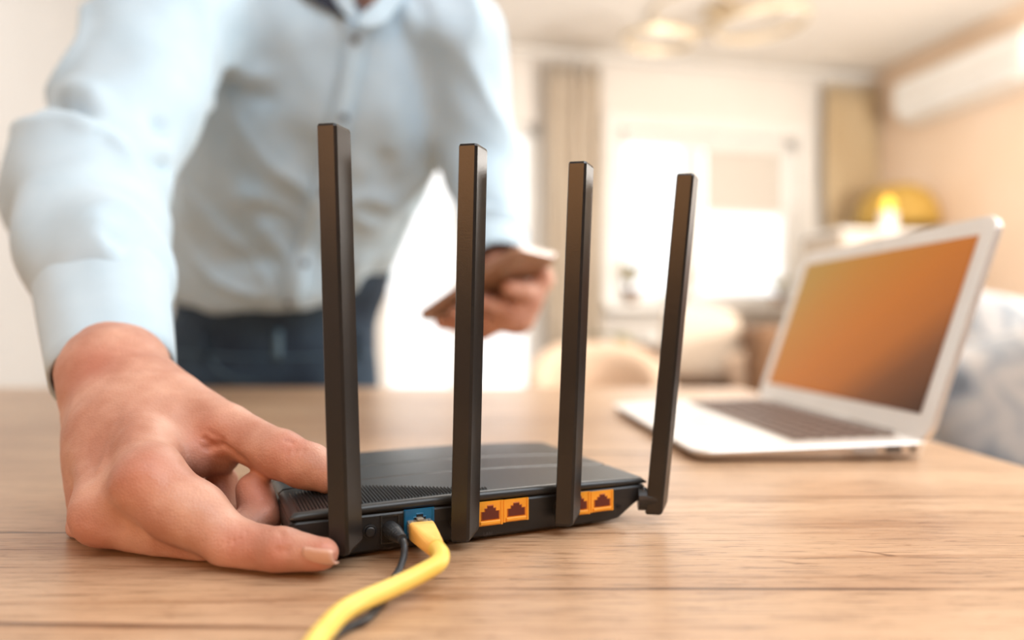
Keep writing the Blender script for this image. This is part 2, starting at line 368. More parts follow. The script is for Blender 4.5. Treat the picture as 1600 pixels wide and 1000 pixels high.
# ------------------------------------------------------------------ table
TX0, TX1, TY0, TY1 = -1.02, 0.366, -0.22, 1.12
tb = thing('table', 'oak laminate table with visible wood grain', 'table', ((TX0+TX1)/2, (TY0+TY1)/2, 0))
bm = BM(); bx(bm, TX0, TX1, TY0, TY1, TZ-0.032, TZ, bevel=0.003, seg=3); obj('tabletop', bm, WOOD, tb)
for x in (TX0+0.08, TX1-0.08):
    for y in (TY0+0.08, TY1-0.08):
        bm = BM(); prism(bm, rrect(x-0.022, x+0.022, y-0.022, y+0.022, 0.006, 3), 0, TZ-0.034, top=rrect(x-0.03, x+0.03, y-0.03, y+0.03, 0.006, 3)); obj('leg', bm, WOOD, tb)
bm = BM()
for a, b2, c, d in ((TX0+0.1,TX1-0.1,TY0+0.06,TY0+0.08),(TX0+0.1,TX1-0.1,TY1-0.08,TY1-0.06),(TX0+0.06,TX0+0.08,TY0+0.1,TY1-0.1),(TX1-0.08,TX1-0.06,TY0+0.1,TY1-0.1)): bx(bm, a, b2, c, d, TZ-0.10, TZ-0.0335)
obj('apron', bm, WOOD, tb)

# ------------------------------------------------------------------ router: local x along the port panel, y to its far side, z up
NL = Vector((-0.0925, 0.293, TZ)); ax = Vector((0.915, 0.403, 0)).normalized(); ay = Vector((-ax.y, ax.x, 0))
RT = frame(NL, ax, ay, Vector((0,0,1))); RLEN, RDEP = 0.1770, 0.120
def onpanel(px, py, off=0.0):
    """local (x, z) where the view ray meets the port panel"""
    u = (px-800)/F; o = NL - ay*off
    s = (u*o.y-o.x)/(ax.x-u*ax.y); d = o.y+ax.y*s
    return s, (505-py)/F*d + CZ - TZ
rt = thing('wireless_router', 'black wireless router with four tall square antennas and orange ports', 'router', NL + ax*RLEN/2 + ay*RDEP/2)
def outline(i0, i1=None, r=0.006, fy=0.0): return rrect(i0, RLEN-i0, i0*0+fy, RDEP-i0, r, 5)
# lower body lofted
bm = BM()
def loft(bm, sections, M):
    rings = [[bm.verts.new(M @ Vector((x, y, z))) for x, y in pts] for pts, z in sections]
    n = len(rings[0])
    for a, b2 in zip(rings, rings[1:]):
        for k in range(n): bm.faces.new((a[k], a[(k+1)%n], b2[(k+1)%n], b2[k]))
    bm.faces.new(rings[0][::-1]); bm.faces.new(rings[-1])
loft(bm, [(rrect(0.008, RLEN-0.018, 0.003, RDEP-0.010, 0.004), 0.0016), (rrect(0.004, RLEN-0.014, 0.0012, RDEP-0.006, 0.004), 0.0030),
          (rrect(0.0005, RLEN-0.0065, 0.0004, RDEP-0.002, 0.003), 0.0090), (rrect(0, RLEN-0.0005, 0.0, RDEP, 0.003), 0.0125), (rrect(0, RLEN, 0.0, RDEP, 0.003), 0.0178), (rrect(0.0006, RLEN-0.0006, 0.0006, RDEP-0.0006, 0.003), 0.0186)], RT)
obj('body', bm, M_BLACK, rt)
bm = BM(); loft(bm, [(rrect(0.0015, RLEN-0.0015, 0.0016, RDEP-0.001, 0.003), 0.0184), (rrect(0.0015, RLEN-0.0015, 0.0016, RDEP-0.001, 0.003), 0.0200)], RT); obj('shadow_gap', bm, M_DARK, rt)
for x, y in ((0.018, 0.012), (RLEN-0.03, 0.012), (0.018, RDEP-0.018), (RLEN-0.022, RDEP-0.018)):
    bm = BM(); lathe(bm, [(0.005, 0), (0.0055, 0.002)], 16, RT @ Matrix.Translation((x, y, 0))); obj('rubber_foot', bm, M_DARK, rt)
# domed lid with two grooves
def lidz(x, y):
    fx, fy = x/RLEN, y/RDEP
    z = 0.0222 + 0.0035*math.sin(PI*min(1, max(0, fx)))**0.8*math.sin(PI*(0.12+0.60*fy))
    e = min(x, RLEN-x, y, RDEP-y); z -= 0.0016*max(0, 1-e/0.0022)**2
    for y0, sl in ((0.044, -0.010), (0.074, -0.008)):
        yy = y0+sl*(fx-0.3); z -= 0.0008*math.exp(-((y-yy)/0.0008)**2)
    return z
bm = BM(); nx, ny = 84, 190; g = []
for j in range(ny+1):
    g.append([bm.verts.new(RT @ Vector((RLEN*i/nx, RDEP*j/ny, lidz(RLEN*i/nx, RDEP*j/ny)))) for i in range(nx+1)])
for j in range(ny):
    for i in range(nx): bm.faces.new((g[j][i], g[j][i+1], g[j+1][i+1], g[j+1][i]))
rim = [g[0][i] for i in range(nx+1)]+[g[j][nx] for j in range(1, ny+1)]+[g[ny][i] for i in range(nx-1,-1,-1)]+[g[j][0] for j in range(ny-1,0,-1)]
RI = RT.inverted(); low = []
for v in rim:
    q = RI @ v.co; low.append(bm.verts.new(RT @ Vector((q.x, q.y, 0.0196))))
for k in range(len(rim)): bm.faces.new((rim[k], low[k], low[(k+1)%len(rim)], rim[(k+1)%len(rim)]))
bm.faces.new(low)
lid = obj('lid', bm, M_LID, rt, True)
# vent ribs on the lid: fine louvres that cannot be picked apart
bm = BM()
for k in range(58):
    x = 0.004+k*0.00150
    y0 = 0.0035; y1 = y0+0.033*min(1.0, max(0.08, (0.088-x)/0.058))
    n = 8
    for s in range(n):
        a0, a1 = y0+(y1-y0)*s/n, y0+(y1-y0)*(s+1)/n
        vs = [bm.verts.new(RT @ Vector((x+dx, yy, lidz(x, yy)+dz))) for yy in (a0, a1) for dx, dz in ((-0.00040,-0.0003),(0,0.0008),(0.00040,-0.0003))]
        bm.faces.new((vs[0], vs[1], vs[4], vs[3])); bm.faces.new((vs[1], vs[2], vs[5], vs[4]))
vr = obj('vent_ribs', bm, M_LID, rt); vr['kind'] = 'stuff'
# antennas
def antenna(rt_px, rb_px, dep, hx):
    top = P(rt_px[0], rt_px[1], dep); bot = P(rb_px[0], rb_px[1], dep)
    k = 1.0
    vL = Vector((-0.985, 0.174, 0))*0.0086; vR = Vector((0.515, 0.857, 0))*0.0092
    c = 0.12
    sec = [vL*c, vR*c*0.7, vR*0.93, vR+vL*0.07, vR+vL*0.93, vR*0.93*0+vL+vR*0.93, vL+vR*0.07, vL*0.93]
    bm = BM(); rings = []
    for z, p, s, dz in ((0, bot, 0.90, 0.0), (1, bot, 1.0, 0.0012), (2, top, 1.0, -0.0010), (3, top, 0.93, 0.0)):
        cen = (vL+vR)/2
        ring_ = []
        for q in sec:
            w = cen+(q-cen)*s
            rr = (w.dot(vR)/vR.length_squared)
            lift = 0.0042*max(0, rr)*(1 if z < 2 else 0) - 0.0012*max(0, rr)*(1 if z > 1 else 0)
            ring_.append(bm.verts.new(p+w+Vector((0,0,dz+lift))))
        rings.append(ring_)
    n = len(sec)
    for a, b2 in zip(rings, rings[1:]):
        for i in range(n): bm.faces.new((a[i], a[(i+1)%n], b2[(i+1)%n], b2[i]))
    bm.faces.new(rings[0][::-1]); bm.faces.new(rings[-1])
    o = obj('antenna', bm, M_ANT, rt)
    # hinge knuckle from the panel to the blade
    h0 = RT @ Vector((hx, 0.001, 0.0115)); cen = (vL+vR)/2
    h1 = Vector(((bot+cen).x, (bot+cen).y, TZ+0.0115))
    bm = BM(); tube(bm, [h0, h0.lerp(h1, 0.45)], 0.0058, 20); tube(bm, [h0.lerp(h1, 0.3), h1], 0.0044, 16)
    obj('hinge', bm, M_BLACK, rt, False)
antenna((524,191), (544,869), 0.2885, 0.0245)
antenna((745,223), (732,848), 0.3130, 0.0760)
antenna((916,251), (894,823), 0.3345, 0.1290)
antenna((1084,270), (1034,805), 0.3580, 0.1725)
# ports on the panel
def pbox(name, x0, x1, z0, z1, y0, y1, mat, par=rt, bevel=0.0003):
    bm = BM(); bx(bm, x0, x1, y0, y1, z0, z1, M=RT, bevel=bevel, seg=1); return obj(name, bm, mat, par)
def rj45(x0, x1, z0, z1, mat, name='network_port'):
    """housing plate with a flat keyhole patch laid on it"""
    w, h = x1-x0, z1-z0
    def keyhole(s):
        cx, cz = (x0+x1)/2+0.0002, z0+h*0.50
        hw, hh = w*0.34*s, h*0.26*s
        pts = [(-1,-1.0),(1,-1.0),(1,0.35),(0.62,0.35),(0.62,0.85),(0.34,0.85),(0.34,1.28),(-0.34,1.28),(-0.34,0.85),(-0.62,0.85),(-0.62,0.35),(-1,0.35)]
        return [(cx+hw*a, cz+hh*b2) for a, b2 in pts]
    Mp = RT @ frame((0,0,0), Vector((1,0,0)), Vector((0,0,1)), Vector((0,-1,0)))
    bm = BM(); prism(bm, [(x0,z0),(x1,z0),(x1,z1),(x0,z1)], 0, 0.0007, M=Mp); p = obj(name, bm, mat, rt)
    bm = BM(); prism(bm, keyhole(1.06), 0.0007, 0.00085, M=Mp, top=keyhole(1.0)); obj('port_rim', bm, M_LANMID if mat is M_LAN else M_BLUE, p)
    bm = BM(); prism(bm, keyhole(0.92), 0.00085, 0.0010, M=Mp, top=keyhole(0.90)); obj('port_shade_patch', bm, M_LANIN if mat is M_LAN else M_DARK, p)  # flat dark keyhole; the shade of the recess is put into its colour
    bm = BM(); bx(bm, x0+w*0.12, x1-w*0.12, -0.0017, -0.0007, z0+h*0.06, z0+h*0.20, M=RT, bevel=0.0002, seg=1); obj('port_lip', bm, mat, p)
    for q in (x0+0.0004, x1-0.0010): 
        bm = BM(); bx(bm, q, q+0.0006, -0.0011, -0.0005, z0, z1, M=RT); obj('port_edge', bm, mat, p)
    return p
for pa, pb, yt, yb in ((744, 785, 783.5, 822), (785, 825, 779.5, 815), (884, 921, 770, 806), (921, 957, 767, 800)):
    x0, z1 = onpanel(pa, yt+1); x1, _ = onpanel(pb, yt-2); _, z0 = onpanel(pa, yb)
    z1 = onpanel((pa+pb)/2, yt-1)[1]; z0 = onpanel((pa+pb)/2, yb-2)[1]
    rj45(x0, x1, z0, z1, M_LAN)
x0, _ = onpanel(631, 815); x1, _ = onpanel(678, 815); z1 = onpanel(654, 794)[1]; z0 = onpanel(654, 838)[1]
rj45(x0, x1, z0, z1, M_BLUE, 'internet_port'); WX0, WX1, WZ0, WZ1 = x0, x1, z0, z1
# button, power socket, reset hole
bxx, bz = onpanel(578, 830)
Mb = RT @ frame(Vector((bxx, 0, bz)), Vector((1,0,0)), Vector((0,0,1)), Vector((0,-1,0)))
bm = BM(); lathe(bm, [(0.0031,-0.0005),(0.0031,0.0006),(0.0025,0.0008),(0.0025,0.0002)], 24, Mb); obj('button_ring', bm, M_BLACK, rt, False)
bm = BM(); lathe(bm, [(0.0022,0),(0.0022,0.0014),(0.0018,0.0017),(0.0009,0.0018)], 24, Mb); obj('power_button', bm, M_BLACK, rt, False)
jx0, _ = onpanel(597, 828); jx1, _ = onpanel(622, 828); jz1 = onpanel(610, 806)[1]; jz0 = onpanel(610, 846)[1]
bm = BM()
for q in ((jx0-0.0006, jx0, jz0, jz1), (jx1, jx1+0.0006, jz0, jz1), (jx0-0.0006, jx1+0.0006, jz1, jz1+0.0007), (jx0-0.0006, jx1+0.0006, jz0-0.0006, jz0)): bx(bm, q[0], q[1], -0.0006, 0.001, q[2], q[3], M=RT)
js = obj('power_socket', bm, M_LID, rt)
pbox('socket_well', jx0, jx1, jz0, jz1, -0.0002, 0.001, M_DARK, js, 0)
rx, rz = onpanel(967, 791); Mr = RT @ frame(Vector((rx, 0, rz)), Vector((1,0,0)), Vector((0,0,1)), Vector((0,-1,0)))
bm = BM(); lathe(bm, [(0.0011,-0.0002),(0.0011,0.0003)], 16, Mr); obj('reset_hole', bm, M_DARK, rt)
sx, sz = onpanel(1003, 766); bm = BM(); bmesh.ops.create_uvsphere(bm, u_segments=16, v_segments=10, radius=0.0022, matrix=Matrix.Translation(RT @ Vector((RLEN-0.0025, -0.0012, sz)))); obj('hinge_cap', bm, node_mat('glossy_black', (0.02,0.02,0.02), 0.2), rt, True)
# small faint lettering under the ports
M_TXT = node_mat('grey_print', (0.045,0.045,0.048), 0.5)
def text(s, px, py, size):
    lx, lz = onpanel(px, py)
    c = bpy.data.curves.new('lettering', 'FONT'); c.body = s; c.size = size; c.align_x = 'CENTER'; c.extrude = 0.00003
    o = bpy.data.objects.new('lettering', c); COL.objects.link(o); c.materials.append(M_TXT)
    o.matrix_world = RT @ frame(Vector((lx, -0.00035, lz)), Vector((1,0,0)), Vector((0,0,1)), Vector((0,-1,0)))
    dg = bpy.context.evaluated_depsgraph_get(); me = bpy.data.meshes.new_from_object(o.evaluated_get(dg)); me.transform(o.matrix_world)
    bpy.data.objects.remove(o); link('lettering', me, None, rt)
text('LAN', 762, 836, 0.0024); text('Power', 608, 857, 0.0019); text('WAN', 645, 848, 0.0020)

# ------------------------------------------------------------------ network cable (yellow)
tip = RT @ Vector(((WX0+WX1)/2-0.0002, 0.0, (WZ0+WZ1)/2-0.0018)); pend = P(681, 856, 0.2815)
dv = (pend-tip).normalized(); sd = dv.cross(Vector((0,0,1))).normalized(); upv = sd.cross(dv)
CBM = frame(tip, sd, dv, upv)
cable = thing('network_cable', 'thick yellow network cable plugged into the blue port', 'cable', P(520, 960, 0.228))
bm = BM(); bx(bm, -0.0054, 0.0054, 0.0, 0.0088, -0.0036, 0.0034, M=CBM, bevel=0.0004); pl = obj('plug_housing', bm, M_CLEAR, cable)
for k in range(8):
    bm = BM(); q = -0.0036+k*0.00103; bx(bm, q-0.0002, q+0.0002, -0.001, 0.004, -0.0030, -0.0024, M=CBM); obj('gold_contact', bm, M_GOLD, pl)
bm = BM(); bx(bm, -0.0038, 0.0038, 0.0005, 0.0084, -0.0016, 0.0016, M=CBM, bevel=0.0004); obj('wire_bundle', bm, M_BOOT, pl)
bm = BM(); bx(bm, -0.0014, 0.0014, 0.0002, 0.0062, 0.0036, 0.0046, M=CBM @ Matrix.Rotation(0.06,4,'X'), bevel=0.0003); obj('latch', bm, M_CLEAR, pl)
bm = BM(); secs = []; BL = (pend-tip).length
for k in range(30):
    t = k/29; w = 0.0052*(1-t)**0.8+0.0033; hh = 0.0030*(1-t)+0.0034
    w = 0.0056+(0.0036-0.0056)*t**1.3; hh = 0.0040+(0.0036-0.0040)*t
    if 4 < k < 28 and k%2: w *= 0.88; hh *= 0.88
    rr = min(w, hh)*(0.35+0.6*t)
    secs.append((rrect(-w, w, -hh, hh, rr, 4), 0.0078+(BL-0.0062)*t*0.98))
MB2 = frame(tip, sd, upv*-1, dv)
MB2 = frame(tip, sd, upv, dv)
loft(bm, secs, MB2); obj('ribbed_boot', bm, M_BOOT, cable, False)
pts = [pend-dv*0.006, pend-dv*0.001, P(689, 866, 0.2745), P(684, 880, 0.2690), P(655, 897, 0.2620), P(612, 918, 0.2530), P(567, 938, 0.2430), P(535, 956, 0.2330), P(509, 983, 0.2210), P(488, 1012, 0.2080), P(466, 1058, 0.192), P(440, 1130, 0.172), P(420, 1240, 0.148)]
cp = catmull(pts, 8)
bm = BM(); tube(bm, cp, 0.00345, 20); obj('cable_jacket', bm, M_YEL, cable, True)
# power cord (black)
pc = thing('power_cord', 'thin black power cord running from the router under the yellow cable', 'cord', P(600, 950, 0.25))
j0 = RT @ Vector(((jx0+jx1)/2, -0.0005, (jz0+jz1)/2)); j1 = P(629, 842, 0.2905)
dj = (j1-j0).normalized()
bm = BM(); n = 16; tube(bm, [j0+(j1-j0)*(k/n) for k in range(n+1)], [ (0.0037 if k < 5 else 0.0037-0.0017*(k-5)/11)*(0.93 if (k > 7 and k%2) else 1) for k in range(n+1)], 18); obj('barrel_plug', bm, M_CORD, pc, False)
cps = [j1-dj*0.002, P(632, 851, 0.2885), P(631, 870, 0.2855), P(624, 889, 0.2815), P(613, 908, 0.2745), P(602, 932, 0.2590), P(588, 952, 0.2475), P(572, 968, 0.2390), P(548, 979, 0.2335), P(524, 991, 0.2275), P(500, 1009, 0.2195), P(470, 1050, 0.203), P(450, 1120, 0.180)]
cps = [Vector((p.x, p.y, max(p.z, TZ+0.0016))) for p in cps]
bm = BM(); tube(bm, catmull(cps, 8), 0.00145, 12); obj('cord_jacket', bm, M_CORD, pc, True)

# ------------------------------------------------------------------ laptop: local x towards the screen, y along the width away
LN = Vector((0.133, 0.512, TZ)); lx = Vector((0.9985, 0.055, 0)).normalized(); ly = Vector((-lx.y, lx.x, 0))
LM = frame(LN, lx, ly, Vector((0,0,1))); LD, LW = 0.180, 0.31
lap = thing('laptop', 'open silver laptop with an orange glowing screen', 'laptop', LN+lx*LD/2+ly*LW/2)
bm = BM()
loft(bm, [(rrect(0.006, LD-0.002, 0.006, LW-0.006, 0.01, 6), 0.0022), (rrect(0.001, LD, 0.001, LW-0.001, 0.014, 6), 0.0055), (rrect(0, LD, 0, LW, 0.014, 6), 0.0078), (rrect(0.0008, LD-0.0008, 0.0008, LW-0.0008, 0.0135, 6), 0.0090)], LM)
# wedge: thicker towards the hinge
for v in bm.verts:
    q = LM.inverted() @ v.co
    if q.z > 0.004: q.z += 0.0055*q.x/LD; v.co = LM @ q
obj('base', bm, M_ALU, lap)
wedge = lambda x: 0.0090+0.0055*x/LD
sl = 0.0055/LD
WM = LM @ Matrix(((1,0,0,0),(0,1,0,0),(sl,0,1,0.0090),(0,0,0,1)))
bm = BM(); prism(bm, rrect(0.082, 0.168, 0.020, LW-0.020, 0.003, 3), 0.0001, 0.0006, M=WM); kb = obj('keyboard', bm, M_KEYBED, lap)
km = None
for r in range(6):
    n = 14
    kw = (LW-0.048)/n
    for c in range(n):
        if r == 0 and 4 <= c <= 8: continue
        if km is None:
            b5 = BM(); bx(b5, -0.0058, 0.0058, -kw*0.43, kw*0.43, 0.0, 0.0014, bevel=0.0006, seg=1)
            km = bpy.data.meshes.new('key'); b5.to_mesh(km); b5.free(); km.materials.append(M_KEY)
        o = bpy.data.objects.new('key', km); COL.objects.link(o); o.parent = kb
        o.matrix_local = WM @ Matrix.Translation((0.0905+r*0.0138, 0.024+kw*(c+0.5), 0.0006))
bm = BM(); bx(bm, 0.0847, 0.0963, 0.024+kw*4.07, 0.024+kw*8.93, 0.0006, 0.0020, M=WM, bevel=0.0006, seg=1); obj('space_bar', bm, M_KEY, kb)
bm = BM(); prism(bm, rrect(0.010, 0.072, LW/2-0.05, LW/2+0.05, 0.004, 3), 0.0001, 0.0004, M=WM); obj('trackpad', bm, noise_col(node_mat('trackpad_grey', rough=0.3, metal=0.5), (0.7,0.68,0.65), (0.74,0.72,0.69), 20), lap)
for nm, a, b2, c, d in (('power_port', 0.118, 0.136, 0.0062, 0.0102), ('usb_port', 0.143, 0.155, 0.0062, 0.0108), ('audio_port', 0.162, 0.166, 0.0066, 0.0106)):
    bm = BM(); bx(bm, a, b2, -0.0004, 0.0006, c, d, M=LM, bevel=0.0003, seg=1); obj(nm, bm, node_mat(nm+'_grey', (0.35,0.33,0.31) if nm == 'power_port' else (0.08,0.07,0.06), 0.5), lap)
for x in (0.02, LD-0.02):
    for y in (0.03, LW-0.03):
        bm = BM(); lathe(bm, [(0.006,0),(0.006,0.0026)], 16, LM @ Matrix.Translation((x, y, 0))); obj('rubber_foot', bm, M_DARK, lap)
ti = math.radians(19)
su = Vector((0,0,1))*math.cos(ti)+lx*math.sin(ti); sn = ly.cross(su).normalized()    # screen up, normal
SM = frame(LN+lx*(LD-0.004)+Vector((0,0,0.013)), ly, su, ly.cross(su))               # x along width, y up, z normal
if (SM.col[2].to_3d()).dot(lx) > 0: SGN = -1
else: SGN = 1
LH = 0.180
bm = BM(); prism(bm, rrect(0.0, LW, 0.0, LH, 0.012, 6), -0.0026, 0.0026, M=SM, bevel=0.0009, seg=2); ld = obj('screen_lid', bm, M_ALU, lap)
def screen_mat():
    m = node_mat('orange_display', (0.01,0.005,0.003), 0.35, spec=0.2); nt = m.node_tree; N = nt.nodes; L = nt.links; b = N['Principled BSDF']
    tc = N.new('ShaderNodeTexCoord'); sp = N.new('ShaderNodeSeparateXYZ'); L.new(tc.outputs['UV'], sp.inputs[0])
    m1 = N.new('ShaderNodeMath'); m1.operation = 'MULTIPLY_ADD'; m1.inputs[1].default_value = 0.62; m1.inputs[2].default_value = 0.0; L.new(sp.outputs[0], m1.inputs[0])
    m2 = N.new('ShaderNodeMath'); m2.operation = 'MULTIPLY_ADD'; m2.inputs[1].default_value = 0.50; L.new(sp.outputs[1], m2.inputs[0]); L.new(m1.outputs[0], m2.inputs[2])
    r = N.new('ShaderNodeValToRGB'); e = r.color_ramp.elements
    e[0].position = 0.02; e[0].color = (0.065,0.022,0.008,1); e[1].position = 1.0; e[1].color = (0.44,0.22,0.03,1)
    for p, c in ((0.20,(0.20,0.06,0.014)),(0.34,(0.45,0.125,0.015)),(0.52,(0.53,0.15,0.013)),(0.78,(0.50,0.185,0.018))): q = e.new(p); q.color = (*c,1)
    L.new(m2.outputs[0], r.inputs[0]); L.new(r.outputs[0], b.inputs['Emission Color']); b.inputs['Emission Strength'].default_value = 0.80
    return m
def quadpanel(name, x0, x1, y0, y1, z, M, mat, par):
    me = bpy.data.meshes.new(name); th_ = 0.0004*SGN
    vs = [M @ Vector((x, y, zz)) for zz in (z, z-th_) for x, y in ((x0,y0),(x1,y0),(x1,y1),(x0,y1))]
    me.from_pydata(vs, [], [(0,1,2,3),(7,6,5,4),(0,4,5,1),(1,5,6,2),(2,6,7,3),(3,7,4,0)])
    uv = me.uv_layers.new(name='UVMap'); cc = [(0,0),(1,0),(1,1),(0,1)]*2
    for lp in me.loops: uv.data[lp.index].uv = cc[lp.vertex_index]
    return link(name, me, mat, par)
quadpanel('display', 0.016, LW-0.016, 0.020, LH-0.015, 0.0032*SGN, SM, screen_mat(), ld)
bm = BM(); tube(bm, [SM @ Vector((0.04, 0, 0)), SM @ Vector((LW-0.04, 0, 0))], 0.0042, 14); obj('hinge', bm, node_mat('hinge_grey', (0.3,0.28,0.26), 0.4, 0.5), lap, True)
bm = BM(); lathe(bm, [(0.0014,0),(0.0014,0.0004)], 12, SM @ Matrix.Translation((LW/2, LH-0.007, 0.0026*SGN))); obj('webcam', bm, M_DARK, ld)

# ------------------------------------------------------------------ the man
def skin_mat():
    m = node_mat('skin', (0.6,0.33,0.23), 0.48, sss=0.12); nt = m.node_tree; N = nt.nodes; L = nt.links; b = N['Principled BSDF']
    b.inputs['Subsurface Radius'].default_value = (0.008, 0.003, 0.0015); b.inputs['Subsurface Scale'].default_value = 0.6
    tc = N.new('ShaderNodeTexCoord')
    n = N.new('ShaderNodeTexNoise'); n.inputs['Scale'].default_value = 38; n.inputs['Detail'].default_value = 5; L.new(tc.outputs['Object'], n.inputs['Vector'])
    r = N.new('ShaderNodeValToRGB'); e = r.color_ramp.elements; e[0].position = 0.36; e[0].color = (0.43,0.205,0.14,1); e[1].position = 0.68; e[1].color = (0.60,0.355,0.265,1)
    L.new(n.outputs['Fac'], r.inputs[0])
    at_ = N.new('ShaderNodeAttribute'); at_.attribute_name = 'redness'; mq = N.new('ShaderNodeMath'); mq.operation = 'MULTIPLY'; mq.inputs[1].default_value = 0.6; L.new(at_.outputs['Fac'], mq.inputs[0])
    mx_ = N.new('ShaderNodeMixRGB'); mx_.blend_type = 'MIX'; mx_.inputs[2].default_value = (0.50,0.18,0.125,1); L.new(mq.outputs[0], mx_.inputs[0]); L.new(r.outputs[0], mx_.inputs[1]); L.new(mx_.outputs[0], b.inputs['Base Color'])
    v = N.new('ShaderNodeTexVoronoi'); v.inputs['Scale'].default_value = 900; L.new(tc.outputs['Object'], v.inputs['Vector'])
    n2 = N.new('ShaderNodeTexNoise'); n2.inputs['Scale'].default_value = 220; n2.inputs['Detail'].default_value = 6; L.new(tc.outputs['Object'], n2.inputs['Vector'])
    ad = N.new('ShaderNodeMath'); ad.operation = 'MULTIPLY_ADD'; ad.inputs[1].default_value = 0.5; L.new(v.outputs['Distance'], ad.inputs[0]); L.new(n2.outputs['Fac'], ad.inputs[2])
    bp = N.new('ShaderNodeBump'); bp.inputs['Strength'].default_value = 0.55; bp.inputs['Distance'].default_value = 0.0005; L.new(ad.outputs[0], bp.inputs['Height']); L.new(bp.outputs[0], b.inputs['Normal'])
    return m
SKIN = skin_mat()
NAIL = node_mat('fingernail', (0.66,0.42,0.33), 0.22)
SHIRT = noise_col(node_mat('pale_blue_shirt_cloth', rough=0.8, sheen=0.2), (0.42,0.58,0.70), (0.465,0.625,0.745), 25, bump=0.12, bdist=0.0005, bscale=900)
NAVY = node_mat('navy_cloth', (0.012,0.018,0.035), 0.8)
JEANS = noise_col(node_mat('dark_denim', rough=0.85), (0.012,0.028,0.055), (0.035,0.07,0.115), 9, bump=0.3, bdist=0.0008, bscale=700)
SHOE = node_mat('brown_leather', (0.08,0.04,0.02), 0.4)

# --- right hand (image left), gripping the router
MCPi = P(236,752,.309); MCPm = P(168,800,.318); MCPr = P(155,826,.343); MCPp = P(168,822,.368)
wr = P(172,575,.392); wr2 = P(204,574,.398); wr0 = P(150,588,.395); fore = P(162,470,.50)
def right_hand(p):
    d = rc(p, fore, wr, .025, .0195)
    d = smin(d, rc(p, P(178,480,.49), wr2, .021, .0165), .012)
    palm = rc(p, wr2, MCPi, .0160, .0128)
    palm = smin(palm, rc(p, wr, MCPm, .0175, .0130), .012)
    palm = smin(palm, rc(p, wr0, MCPr, .0155, .0130), .012)
    palm = smin(palm, rc(p, wr0, MCPp, .0150, .0120), .012)
    palm = smin(palm, rc(p, MCPi, MCPm, .0115, .012), .010)
    palm = smin(palm, ell(p, P(215,690,.368), (.030,.030,.034)), .014)
    d = smin(d, palm, .016)
    # thumb: carpal mount, web and phalanges
    cmc, tm, ti_, tt = P(235,622,.380), P(352,672,.352), P(442,711,.338), P(515,744,.329)
    th_ = rc(p, cmc, tm, .0210, .0128)
    web = rc(p, P(268,680,.358), P(300,718,.343), .0170, .0100)
    th2 = rc(p, tm, ti_, .0122, .0112)
    th3 = smin(rc(p, ti_, tt, .0112, .0082), ell(p, P(480,728,.333), (.0125,.010,.0105)), .004)
    t = smin(smin(th_, th2, .005), th3, .0035)
    d = smin(d, t, .012); d = smin(d, web, .012); d = smin(d, rc(p, P(300,702,.352), P(345,712,.352), .013, .0095), .004)
    # index
    ip, idp, itp = P(364,850,.297), P(440,860,.2885), P(503,865,.2835)
    ix = rc(p, MCPi, ip, .0135, .0104); ix = smin(ix, ell(p, P(286,800,.303), (.0165,.0115,.0110)), .010)
    ix = smin(ix, rc(p, ip, idp, .0104, .0090), .0035); ix = smin(ix, rc(p, idp, itp, .0091, .0066), .003)
    d = smin(d, ix, .0060)
    # middle: under the index, then curled back up
    mp, md, mt = P(335,866,.309), P(406,810,.330), P(398,765,.338)
    mx = rc(p, MCPm, mp, .0135, .0105); m2 = rc(p, mp, md, .0105, .0098); m3 = rc(p, md, mt, .0098, .0084)
    mx = smin(smin(mx, m2, .003), m3, .0010)
    d = smin(d, mx, .0035)
    rp, rdd, rt_ = P(300,862,.345), P(350,800,.353), P(346,752,.357)
    rx_ = smin(smin(rc(p, MCPr, rp, .0130, .0100), rc(p, rp, rdd, .0100, .0092), .003), rc(p, rdd, rt_, .0092, .0080), .0018)
    d = smin(d, rx_, .0030)
    pp, pd, pt = P(275,842,.376), P(318,800,.382), P(322,765,.384)
    px_ = smin(smin(rc(p, MCPp, pp, .0115, .0088), rc(p, pp, pd, .0088, .008), .003), rc(p, pd, pt, .008, .007), .0018)
    d = smin(d, px_, .0030)
    return smax(d, (TZ+0.0006)-p[:,2], .003)
V, Q = nets(right_hand, (-.29,.262,.748), (-.058,.475,.90), .00095)
N_ = vnormals(V, Q)
